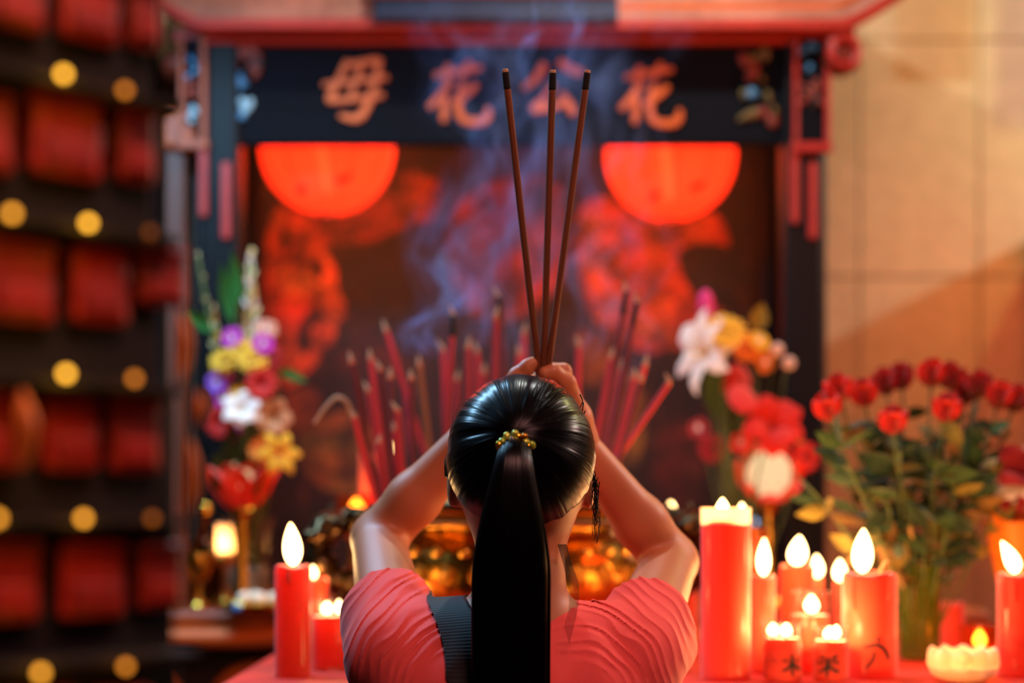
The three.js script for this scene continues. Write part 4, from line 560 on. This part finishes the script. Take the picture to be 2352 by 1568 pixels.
// --- two lotus lamps on the ledge
function lotus(label, px, py, d, glow, k) {
  const p = at(px, py, d), t = thing('lotus_lamp', label, 'lamp', [p.x, 1.19, p.z]), h = p.y - 1.19;
  part(t, 'stand', lathe([[0, 0], [0.045, 0], [0.04, 0.012], [0.012, 0.03], [0.01, h - 0.09], [0.02, h - 0.07], [0.03, h - 0.06], [0, h - 0.06]], 28), M.gold);
  for (const [n, tilt, r, s, ph] of [[7, 0.62, 0.02, 1.05, 0], [7, 0.34, 0.018, 1.0, 0.45]]) for (let i = 0; i < n; i++) { const a = i / n * TAU + ph, m = part(t, 'lotus_petal', PG.lotus, k.petal); const Q = new THREE.Quaternion().setFromAxisAngle(V(1, 0, 0), k.nod ?? 0); m.quaternion.copy(Q).multiply(new THREE.Quaternion().setFromEuler(new THREE.Euler(tilt, a, 0, 'YXZ'))); m.scale.setScalar(s * k.size); m.position.copy(V(Math.sin(a) * r, -0.07, Math.cos(a) * r).applyQuaternion(Q)).add(V(0, h, 0)); }
  const c = part(t, 'lamp_core', new THREE.SphereGeometry(0.05 * k.core, 24, 18).scale(1, 1.05, 1), new THREE.MeshStandardMaterial({ color: 0x201008, emissive: new THREE.Color(1, 0.66, 0.34), emissiveIntensity: glow }), [0, h, 0]);
  const l = new THREE.PointLight(new THREE.Color(1, 0.5, 0.22), k.light); l.position.set(0, h, 0); l.shadow.radius = 0.5; l.castShadow = true; l.name = 'lotus_light'; t.add(l); return c;
}
lotus('glowing lotus lamp with pale core and red petals beside the black post', 1766, 1088, 2.98, 1.0, { petal: C.coral, size: 1.1, core: 0.95, light: 0.08, nod: 1.05 });
lotus('coral lotus lamp glowing under the mixed bouquet by the tower', 556, 1098, 2.93, 0.7, { petal: C.coral, size: 1.2, core: 0.7, light: 0.06 });

// --- small things on the ledge, left
{
  const t = thing('gilt_cup', 'small gilt wine cup glinting beside the lamp tower', 'cup', [at(456, 1300, 3.0).x, 1.19, -3.0]); part(t, 'bowl', lathe([[0, 0], [0.022, 0], [0.018, 0.008], [0.006, 0.02], [0.006, 0.055], [0.02, 0.066], [0.03, 0.09], [0.032, 0.115], [0.029, 0.113], [0.026, 0.09], [0, 0.072]], 32), M.gold);
  const q = thing('amber_bottle', 'amber glass bottle standing next to the small gilt cup', 'bottle', [at(470, 1300, 3.1).x, 1.19, -3.1]); part(q, 'glass', lathe([[0, 0], [0.034, 0], [0.036, 0.01], [0.036, 0.13], [0.012, 0.165], [0.012, 0.2], [0, 0.2]], 32), M.amberGlass); part(q, 'cap', lathe([[0, 0.2], [0.014, 0.2], [0.014, 0.222], [0, 0.224]], 20), M.gold);
  const dish = thing('offering_dish', 'gilt offering dish of white sweets in front of the flower vase', 'dish', [at(592, 1400, 2.99).x, 1.19, -2.9 - 0.0]); dish.position.z = -3.0 + 0.09; dish.position.x = at(596, 1400, 2.91).x; part(dish, 'plate', lathe([[0, 0], [0.03, 0], [0.035, 0.004], [0.062, 0.014], [0.06, 0.016], [0.03, 0.007], [0, 0.006]], 36), M.gold);
  const sw = new THREE.SphereGeometry(0.0165, 18, 14); sw.scale(1, 0.88, 1);
  [[-0.03, 0, 'outermost on the tower side'], [0.002, 0.012, 'in the middle of the plate'], [0.032, 0.006, 'outermost on the candle side'], [-0.012, -0.02, 'at the back of the plate']].forEach(([x, z, w]) => { const m = part(scene, numbered('white_sweet'), sw, std(0xe8dcc0, 0.35), [dish.position.x + x, 1.19 + 0.026, dish.position.z + z]); tag(m, 'round white sweet on the gilt dish, ' + w, 'sweet', 'white sweets on the gilt dish'); });
  const bl = part(scene, 'blue_bead', new THREE.SphereGeometry(0.01, 16, 12), std(0x2a78c8, 0.15), [dish.position.x - 0.035, 1.2, dish.position.z + 0.055]); tag(bl, 'small shiny blue bead lying before the dish of sweets', 'bead');
  // a wrapped bouquet cut by the right edge
  const w = thing('wrapped_bouquet', 'bouquet in an orange paper cone at the right picture edge', 'bouquet', [at(2372, 1400, 2.42).x, TABLE, -2.46]);
  part(w, 'paper_cone', sheet((u, v, p) => { const a = u * TAU * 0.97, r = 0.016 + 0.055 * v + 0.004 * Math.sin(a * 7) * v; p.set(Math.sin(a) * r, v * 0.25 + 0.012 * Math.sin(a * 3) * v, Math.cos(a) * r); }, 40, 10), std(0xe8801e, 0.55));
  bloom(w, V(-0.005, 0.31, 0.03), V(-0.4, 0.6, 0.8), [['petal', PG.big, C.white, 5, 1.0], ['petal', PG.big, C.deep, 4, 0.55, 0.004, 0.004, 0.4], ['flower_heart', heart(0.012, 0.8), C.red, 1, 0]]); bloom(w, V(0.02, 0.29, -0.01), V(0.5, 0.8, 0.3), K.mum(C.white)); bloom(w, V(-0.03, 0.275, 0.035), V(-0.5, 0.3, 1), K.orchid(C.deep));
}

// ------------------------------------------------------------------ the visitor, seen from behind, raising incense over the bowed head
const PB = V(0.008, 0, -1.7), person = thing('person', 'visitor in a coral t-shirt with a long black ponytail raising three incense sticks', 'person', PB);
const place = (g) => moved(g, -PB.x, -PB.y, -PB.z);
const J = { SL: V(-0.14, 1.222, -1.72), EL: V(-0.185, 1.352, -1.97), WL: V(-0.038, 1.508, -1.9), SR: V(0.147, 1.217, -1.72), ER: V(0.2195, 1.32, -1.97), WR: V(0.0954, 1.473, -1.9), HC: V(0.011, 1.452, -1.7) };
const headF = (x, y, z) => {
  let q = ball(x, y, z, J.HC, 0.081, 0.092, 0.096);
  q = smin(q, ball(x, y, z, V(0.011, 1.405, -1.735), 0.066, 0.07, 0.07), 0.03);
  q = smin(q, cone(x, y, z, V(0.011, 1.395, -1.76), V(0.011, 1.35, -1.775), 0.052, 0.03), 0.03);      // jaw
  q = smin(q, cone(x, y, z, V(0.011, 1.37, -1.715), V(0.01, 1.255, -1.705), 0.05, 0.058), 0.03);        // neck
  if (z < -1.76) { // brow, nose, lips, eye hollows
    q = smin(q, cone(x, y, z, V(0.011, 1.435, -1.805), V(0.011, 1.403, -1.822), 0.008, 0.012), 0.012);
    q = smin(q, ball(x, y, z, V(0.011, 1.382, -1.805), 0.022, 0.008, 0.01), 0.008);
    for (const s of [-1, 1]) q = -smin(-q, ball(x, y, z, V(0.011 + s * 0.03, 1.437, -1.806), 0.016, 0.009, 0.014), 0.01);
  }
  for (const s of [-1, 1]) q = smin(q, ball(x, y, z, V(0.011 + s * 0.082, 1.418, -1.722), 0.008, 0.028, 0.017), 0.01); // ears
  return q;
};
const bodyF = (x, y, z) => {
  let q = headF(x, y, z);
  for (const [S, E, W, s] of [[J.SL, J.EL, J.WL, -1], [J.SR, J.ER, J.WR, 1]]) {
    q = smin(q, cone(x, y, z, V(s * 0.035, 1.25, -1.7), S, 0.03, 0.04), 0.03);
    q = smin(q, cone(x, y, z, S, E, 0.047, 0.037), 0.03);
    q = smin(q, cone(x, y, z, E, E.clone().lerp(W, 0.35), 0.036, 0.036), 0.012);
    q = smin(q, cone(x, y, z, E.clone().lerp(W, 0.35), W, 0.035, 0.0245), 0.015);
  }
  q = smin(q, cone(x, y, z, V(-0.07, 1.17, -1.73), V(0.09, 1.17, -1.73), 0.09, 0.09), 0.04);
  return smin(q, cone(x, y, z, V(0.01, 1.14, -1.73), V(0.01, 0.92, -1.72), 0.11, 0.12), 0.05);
};
const chains = [];
{ // hands: palms, four fingers each wrapped round the sticks, thumbs on the near side
  const KL = V(0.016, 1.55, -1.872), KR = V(0.064, 1.543, -1.872);
  chains.push([[J.WL, 0.024], [V(-0.012, 1.532, -1.884), 0.026], [KL, 0.022]], [[J.WR, 0.024], [V(0.08, 1.512, -1.886), 0.026], [KR, 0.022]]);
  for (let i = 0; i < 4; i++) {
    const y = 0.0165 * i, r = 0.0088 - 0.0006 * Math.abs(i - 1);
    chains.push([[V(0.012 - 0.006 * i, 1.556 - y, -1.884), r + 0.0008], [V(0.034, 1.566 - y, -1.9), r], [V(0.056, 1.562 - y, -1.902), r], [V(0.068, 1.55 - y, -1.888), r - 0.001]]);
    chains.push([[V(0.07 + 0.006 * i, 1.553 - y, -1.882), r + 0.0008], [V(0.06, 1.568 - y, -1.908), r], [V(0.036, 1.568 - y, -1.918), r], [V(0.018, 1.556 - y, -1.912), r - 0.001]]);
  }
  chains.push([[V(-0.016, 1.536, -1.872), 0.013], [at(1188, 862, 1.852), 0.0105], [at(1213, 842, 1.846), 0.0095], [at(1224, 833, 1.844), 0.008]]);
  chains.push([[V(0.084, 1.525, -1.872), 0.014], [at(1303, 878, 1.852), 0.0105], [at(1272, 853, 1.842), 0.0095], [at(1252, 856, 1.84), 0.0085]]);
  chains.push([[V(0.078, 1.53, -1.88), 0.012], [at(1295, 852, 1.862), 0.0095], [at(1262, 846, 1.86), 0.0085]]);
}
const handF = (x, y, z) => { let q = 1; for (const c of chains) { let h = 1; for (let i = 0; i < c.length - 1; i++) h = smin(h, cone(x, y, z, c[i][0], c[i + 1][0], c[i][1], c[i + 1][1]), 0.006); q = smin(q, h, 0.0035); } return q; };
const skin = phys(0xc67e54, 0.48, { sheen: 0.15, sheenColor: new THREE.Color(1, 0.6, 0.45), sheenRoughness: 0.5, bumpMap: fineBump, bumpScale: 0.0002, map: tint(128, (u, v) => { const g = 0.95 + 0.12 * ring(u, v * 4, 3); return [g, g * 0.985, g * 0.97]; }) });
part(person, 'body', place(mergeGeometries([nets(bodyF, [-0.27, 0.95, -2.04], [0.3, 1.57, -1.58], 0.007), nets(handF, [-0.07, 1.44, -1.95], [0.13, 1.61, -1.81], 0.0026)])), skin);
// t-shirt: loose, with gathered folds over both raised shoulders
let folds = true;
const shirtF = (x, y, z) => {
  let q = cone(x, y, z, V(-0.075, 1.172, -1.73), V(0.092, 1.172, -1.73), 0.104, 0.104);
  q = smin(q, cone(x, y, z, V(0.01, 1.14, -1.73), V(0.01, 0.9, -1.72), 0.13, 0.145), 0.05);
  for (const [S, E, s] of [[J.SL, J.EL, -1], [J.SR, J.ER, 1]]) {
    q = smin(q, cone(x, y, z, V(s * 0.04 + 0.008, 1.222, -1.705), S, 0.044, 0.05), 0.03);
    const e = S.clone().lerp(E, 0.36), ax = E.clone().sub(S).normalize();
    let k = cone(x, y, z, S, S.clone().lerp(E, 0.7), 0.054, 0.06);
    k = smin(k, cone(x, y, z, S.clone().lerp(E, 0.1).add(V(s * 0.006, -0.03, 0)), S.clone().lerp(E, 0.45).add(V(s * 0.008, -0.045, 0)), 0.05, 0.05), 0.03);
    k = Math.max(k, (x - e.x) * ax.x + (y - e.y) * ax.y + (z - e.z) * ax.z);
    q = smin(q, k, 0.022);
    const cut = smin(cone(x, y, z, S.clone().lerp(E, 0.28), S.clone().lerp(E, 0.9), 0.042, 0.058), cone(x, y, z, S.clone().lerp(E, 0.29).add(V(0, -0.035, 0)), S.clone().lerp(E, 0.6).add(V(0, -0.045, 0)), 0.03, 0.04), 0.02);
    q = Math.max(q, -cut);
    const cx = s < 0 ? -0.055 : 0.068, cy = s < 0 ? 1.172 : 1.165, dx = (x - cx) * s, dy = y - cy, r = Math.hypot(dx, dy), a = Math.atan2(dy, dx);
    const w = !folds ? 0 : smooth(0.045, 0.075, r) * smooth(-0.35, 0.4, a) * (1 - smooth(1.5, 1.9, a)) * smooth(-1.85, -1.78, z);
    if (w > 0) { const ph = TAU * (r + 0.008 * noise(x * 22, y * 22, s) + 0.01 * a * noise(r * 60, 3, s)) / 0.0115 + s, m = 0.4 + 0.9 * Math.max(0, 0.5 + noise(r * 90, a * 2.2, 5 + s)); q += 0.0014 * w * m * (0.25 + 0.75 * smooth(0.0, 0.9, a)) * (Math.abs(Math.sin(ph / 2)) * 2 - 1.2); }
    q += 0.0018 * smooth(0, -0.09, y - 1.27) * Math.sin(x * 95 + y * 22 * s + 2 * noise(x * 14, y * 9, 2)) * smooth(0.02, 0.06, (x - 0.008) * s);
  }
  q += 0.0016 * noise(x * 30, y * 14, z * 10);
  return Math.max(q, -cone(x, y, z, V(0.011, 1.4, -1.72), V(0.01, 1.25, -1.71), 0.075, 0.062), 0.92 - y);
};
const knit = grey(256, (u, v) => 0.5 + 0.25 * Math.sin(u * TAU * 64) * Math.sin(v * TAU * 64) + 0.4 * ring(u, v * 6, 5)); knit.repeat.set(14, 14);
const shirtMat = phys(0xee5652, 0.85, { sheen: 0.5, sheenColor: new THREE.Color(1, 0.45, 0.5), sheenRoughness: 0.6, bumpMap: knit, bumpScale: 0.0004 });
part(person, 't_shirt', place(mergeGeometries([nets((x, y, z) => Math.max(shirtF(x, y, z), 1.118 - y), [-0.23, 1.11, -1.93], [0.26, 1.35, -1.54], 0.0026), nets((x, y, z) => Math.max(shirtF(x, y, z), y - 1.12), [-0.23, 0.9, -1.93], [0.26, 1.14, -1.54], 0.008)])), shirtMat).userData.label = 'coral t-shirt gathered in folds over the raised shoulders';
part(person, 'trousers', place(nets((x, y, z) => { let q = cone(x, y, z, V(-0.03, 0.88, -1.72), V(0.05, 0.88, -1.72), 0.12, 0.12); for (const s of [-1, 1]) q = smin(q, smin(cone(x, y, z, V(0.01 + s * 0.075, 0.82, -1.72), V(0.01 + s * 0.085, 0.45, -1.73), 0.088, 0.062), cone(x, y, z, V(0.01 + s * 0.085, 0.45, -1.73), V(0.01 + s * 0.09, 0.08, -1.71), 0.06, 0.05), 0.03), 0.02); return Math.max(q, 0.05 - y, y - 0.95); }, [-0.2, 0.03, -1.9], [0.22, 1, -1.52], 0.014)), std(0x14161e, 0.8));
for (const s of [-1, 1]) part(person, 'shoe', place(nets((x, y, z) => Math.max(smin(ball(x, y, z, V(0.01 + s * 0.092, 0.03, -1.79), 0.045, 0.045, 0.1), ball(x, y, z, V(0.01 + s * 0.09, 0.05, -1.7), 0.04, 0.055, 0.05), 0.03), -y), [-0.16, -0.02, -1.92], [0.18, 0.13, -1.6], 0.01)), std(0x101010, 0.6));
// black strap over the shoulder, following the cloth
{
  folds = false;
  const hit = (x, oy, al) => { const dy = Math.sin(al), dz = Math.cos(al); let lo = 0, hi = 0.3; for (let i = 0; i < 26; i++) { const m = (lo + hi) / 2; shirtF(x, oy + dy * m, -1.72 + dz * m) < 0 ? lo = m : hi = m; } return V(x, oy + dy * lo, -1.72 + dz * lo).add(V(0, dy * 0.005, dz * 0.005)); };
  const g = sheet((u, v, p) => {
    const k = v < 0.6 ? v / 0.6 : 1, al = mixn(2.3, 0, k), oy = v < 0.6 ? 1.2 : 1.2 - (v - 0.6) * 0.55, xc = v < 0.6 ? mixn(-0.078, -0.05, smooth(0.3, 1, k)) : -0.05 + (v - 0.6) * 0.3, q = hit(xc + (u - 0.5) * 0.05, oy, al); p.copy(q);
  }, 12, 60);
  part(person, 'shoulder_strap', place(g), std(0x05070c, 0.7, { bumpMap: grey(128, (u, v) => 0.5 + 0.5 * Math.sin(v * TAU * 8), [1, 10]), bumpScale: 0.0002 })).userData.label = 'ribbed black shoulder strap';
}
// hair: combed from the hairline back to the tie
const strandBump = grey(512, (u, v) => 0.5 + 0.45 * fbm(Math.cos(u * TAU) * 24, Math.sin(u * TAU) * 24, v * 1.2, 4) * 2);
strandBump.repeat.set(2, 1);
const hairMat = phys(0x030304, 0.28, { bumpMap: strandBump, bumpScale: 0.00028, specularIntensity: 0.42, ior: 1.5, anisotropy: 0.3 });
const hairOut = (dir, off) => { let lo = 0.04, hi = 0.2; for (let i = 0; i < 22; i++) { const m = (lo + hi) / 2; headF(J.HC.x + dir.x * m, J.HC.y + dir.y * m, J.HC.z + dir.z * m) < off ? lo = m : hi = m; } return lo; };
const pole = V(-0.06, 0.23, 0.97).normalize(), e1 = UPV.clone().addScaledVector(pole, -pole.y).normalize(), e2 = pole.clone().cross(e1);
{
  const dir = V();
  const cap = sheet((u, v, p) => {
    const f = u * TAU, tmax = (93 + 25 * Math.cos(f)) * Math.PI / 180 + 0.05 * noise(u * 40, 0, 3) * (v > 0.9 ? 1 : 0), t = 0.02 + (tmax - 0.02) * Math.min(1, v / 0.96);
    dir.copy(pole).multiplyScalar(Math.cos(t)).addScaledVector(e1, Math.sin(t) * Math.cos(f)).addScaledVector(e2, Math.sin(t) * Math.sin(f)).normalize();
    const gr = smooth(0.08, 0.5, t), c = Math.cos(f), s = Math.sin(f), off = 0.008 + 0.004 * smooth(0.5, 0, t) + gr * (0.0024 * noise(c * 3, s * 3, t * 0.6) + 0.0006 * noise(c * 12, s * 12, t * 0.9) + 0.0002 * noise(c * 34, s * 34, t)) - (v > 0.96 ? 0.016 : 0);
    p.copy(J.HC).addScaledVector(dir, hairOut(dir, off));
  }, 420, 70);
  part(person, 'hair', place(cap), hairMat).userData.label = 'glossy black hair combed back to a clip';
  // ponytail
  const path = new THREE.CatmullRomCurve3([V(0.005, 1.462, -1.625), V(0.004, 1.461, -1.59), V(0.002, 1.444, -1.574), V(0, 1.4, -1.568), V(-0.001, 1.32, -1.574), V(-0.001, 1.22, -1.588), V(0, 1.1, -1.592), V(0.002, 0.99, -1.592)]);
  const tail = sheet((u, v, p) => {
    const a = u * TAU, c = path.getPointAt(v), t = path.getTangentAt(v), n = V(1, 0, 0).cross(t).normalize(), w = mixn(0.016, 0.0425, smooth(0.02, 0.38, v)) * (1 - 0.75 * smooth(0.86, 1, v)), dz = mixn(0.012, 0.022, smooth(0.02, 0.3, v)) * (1 - 0.7 * smooth(0.86, 1, v));
    const k = 1 + smooth(0.02, 0.2, v) * (0.07 * noise(Math.cos(a) * 3.2, Math.sin(a) * 3.2, v * 1.2 + 4) + 0.05 * noise(Math.cos(a) * 9, Math.sin(a) * 9, v * 1.5) + 0.025 * noise(Math.cos(a) * 24, Math.sin(a) * 24, v * 2));
    p.copy(c).add(V(Math.cos(a) * w * k, 0, 0)).addScaledVector(n, Math.sin(a) * dz * k);
  }, 220, 90);
  part(person, 'ponytail', place(tail), hairMat).userData.label = 'long straight black ponytail hanging down the back';
  // loose strands
  const st = (pts, r = 0.0005) => part(person, 'loose_strand', place(sweep(pts, (s) => r * (1 - 0.6 * s), 6, 28)), hairMat);
  for (let i = 0; i < 7; i++) { const o = i * 3; st([at(1282 + o, 1250, 1.66), at(1296 + o, 1300, 1.62), at(1306 + o * 1.2, 1345, 1.6), at(1308 + o, 1395, 1.6), at(1296 + o * 0.6, 1440 + i * 6, 1.6)], 0.0006); }
  for (let i = 0; i < 14; i++) { const y0 = 905 + i * 19, x0 = 1318 + 46 * Math.sin((y0 - 860) / 330 * 1.6), pts = []; for (let k = 0; k < 6; k++) pts.push(at(x0 + 4 + k * 2.2 + 5 * Math.sin(k * 2.2 + i), y0 + k * 17, 1.7 + 0.004 * Math.sin(i * 3 + k))); st(pts, 0.0008); }
  for (let i = 0; i < 8; i++) { const pts = []; for (let k = 0; k < 7; k++) pts.push(at(1362 + i * 1.6 + 4 * Math.sin(k * 1.7 + i * 2), 1085 + k * 24 + i * 3, 1.7)); st(pts, 0.0007); }
  for (let i = 0; i < 12; i++) { const f = rr(-1.6, 1.0), pts = []; for (let k = 0; k < 6; k++) { const t = 0.5 + k * 0.22; dir.copy(pole).multiplyScalar(Math.cos(t)).addScaledVector(e1, Math.sin(t) * Math.cos(f + 0.05 * k)).addScaledVector(e2, Math.sin(t) * Math.sin(f + 0.05 * k)).normalize(); pts.push(J.HC.clone().addScaledVector(dir, hairOut(dir, 0.0105 + 0.0015 * Math.sin(k + i)))); } st(pts, 0.0004); }
  // beaded clip
  const clip = part(person, 'hair_clip', place(sweep([[1143, 1030], [1155, 1014], [1180, 1004], [1205, 1010], [1225, 1030]].map(([x, y]) => { const q = at(x, y, 1.585); dir.copy(q).sub(J.HC).normalize(); return J.HC.clone().addScaledVector(dir, Math.max(hairOut(dir, 0.0135), q.distanceTo(J.HC))); }), 0.0018, 8, 24)), M.gold); clip.userData.label = 'arc of gold and green beads in the hair';
  const gem = [std(0xd8a82a, 0.12, { metalness: 0.9 }), phys(0x9ab82a, 0.06, { clearcoat: 1, metalness: 0.3 }), std(0xc8861e, 0.15, { metalness: 0.8 }), phys(0xc8d85a, 0.08, { metalness: 0.4 })], bead = new THREE.IcosahedronGeometry(0.0043, 1);
  [[1146, 1022], [1153, 1013], [1157, 1033], [1164, 1002], [1166, 1020], [1174, 1022], [1178, 1012], [1183, 995], [1190, 1002], [1192, 1014], [1204, 1003], [1206, 1015], [1213, 1026], [1222, 1022], [1150, 1030], [1186, 1006]].forEach(([x, y], i) => { const q = at(x, y, 1.581); dir.copy(q).sub(J.HC).normalize(); const p = J.HC.clone().addScaledVector(dir, Math.max(hairOut(dir, 0.0165), q.distanceTo(J.HC))).sub(PB), m = part(clip, 'bead', bead, gem[i % 4], p); m.scale.set(1, 1.25, 1); m.rotation.set(i, i * 2, i); });
}
// three long incense sticks held up
[[1160, 158, 1233, 815, 'left held incense stick leaning outwards above the visitor'], [1270, 160, 1249, 815, 'middle upright held incense stick above the visitor'], [1350, 160, 1263, 815, 'right held incense stick leaning outwards above the visitor']].forEach(([tx, ty, gx, gy, label], i) => {
  const tip = at(tx, ty, 1.72 + 0.01 * i), g = at(gx, gy, 1.84), dir = tip.clone().sub(g).normalize(), base = g.clone().addScaledVector(dir, -0.07), up = tip.clone().sub(base), t = thing('held_incense_stick', label, 'incense', base, 'incense sticks held by the visitor'), a = (s) => up.clone().multiplyScalar(s);
  part(t, 'shaft', sweep([V(0, 0, 0), a(0.5), a(0.955)], 0.0044, 14, 30), std(0x7a3f1a, 0.85, { bumpMap: fineBump, bumpScale: 0.0006, map: blotch }));
  part(t, 'burnt_end', sweep([a(0.945), a(0.97), a(0.992)], (s) => 0.0046 - 0.0002 * s, 14, 8), M.burnt); part(t, 'ash_tip', sweep([a(0.99), a(0.996), a(1.0)], (s) => 0.0042 - 0.0008 * s, 12, 6), std(0xb08a6a, 1));
});

// ------------------------------------------------------------------ incense smoke: drifting curled wisps over the burner
{
  const n = 256, d = new Uint8Array(n * n * 4);
  for (let y = 0; y < n; y++) for (let x = 0; x < n; x++) { const u = x / n, v = y / n, w = u + 0.14 * fbm(u * 3, v * 4, 1), e = Math.pow(Math.max(0, Math.sin(Math.PI * clamp(u, 0, 1))), 1.5) * Math.pow(Math.max(0, Math.sin(Math.PI * v)), 0.7), f = clamp(0.42 + 1.15 * fbm(w * 5, v * 3.2, 7, 5), 0, 1), i = (y * n + x) * 4; d[i] = d[i + 1] = d[i + 2] = 255 * clamp(e * f * f * 1.5, 0, 1); d[i + 3] = 255; }
  const tex = new THREE.DataTexture(d, n, n); tex.magFilter = THREE.LinearFilter; tex.needsUpdate = true;
  const mk = (o) => phys(0x7a9ae0, 1, { transmission: 0.5, thickness: 0, alphaMap: tex, transparent: true, opacity: o, specularIntensity: 0 });
  const t = thing('incense_smoke', 'blue grey incense smoke drifting up from the burner', 'smoke', [0, 1.42, -2.5]); t.userData.kind = 'stuff';
  const mats = [mk(0.55), mk(0.42), mk(0.32)];
  // path px/py pairs, width, distance, material
  const wisps = [[[[1000, 830], [960, 760], [1040, 690], [1020, 560], [1100, 420]], 0.2, 2.6, 0], [[[1060, 820], [1090, 700], [1040, 600], [1120, 480], [1180, 330]], 0.24, 2.68, 0], [[[1180, 860], [1150, 700], [1200, 540], [1190, 380], [1230, 200]], 0.22, 2.62, 1], [[[1240, 700], [1210, 520], [1260, 340], [1220, 180], [1260, 20]], 0.24, 2.72, 1], [[[1150, 420], [1120, 320], [1180, 220], [1160, 120], [1240, 10]], 0.2, 2.76, 1], [[[1330, 840], [1370, 720], [1330, 600], [1400, 500], [1380, 360]], 0.18, 2.66, 1], [[[1290, 420], [1330, 300], [1300, 180], [1360, 90], [1340, -40]], 0.26, 2.8, 1], [[[930, 820], [970, 740], [1060, 700], [1100, 610], [1060, 500]], 0.14, 2.56, 1], [[[1130, 330], [1040, 240], [1090, 150], [1060, 60], [1120, -30]], 0.3, 2.84, 2], [[[1400, 420], [1440, 300], [1400, 200], [1450, 100], [1420, 0]], 0.3, 2.86, 2], [[[1215, 230], [1200, 150], [1218, 90], [1240, 40], [1235, -20]], 0.04, 2.4, 0], [[[1300, 200], [1310, 120], [1330, 60], [1320, 10], [1340, -40]], 0.035, 2.42, 0], [[[1440, 900], [1470, 780], [1420, 700], [1490, 600], [1450, 480]], 0.16, 2.7, 2]];
  wisps.forEach(([pts, w, dd, mi], k) => {
    const c = new THREE.CatmullRomCurve3(pts.map(([x, y], i) => at(x, y, dd + 0.05 * Math.sin(i * 1.9 + k)).sub(t.position)));
    part(t, 'wisp', sheet((u, v, p) => { const q = c.getPoint(v), a = 0.5 * Math.sin(v * 5 + k * 1.7), s = (u - 0.5) * w * (0.55 + 0.6 * v); p.set(q.x + s * Math.cos(a), q.y + 0.12 * s * Math.sin(v * 9 + k), q.z + s * Math.sin(a) + 0.03 * Math.sin(u * 5 + v * 7 + k)); }, 18, 36), mats[mi]);
  });
}

renderer.render(scene, camera);
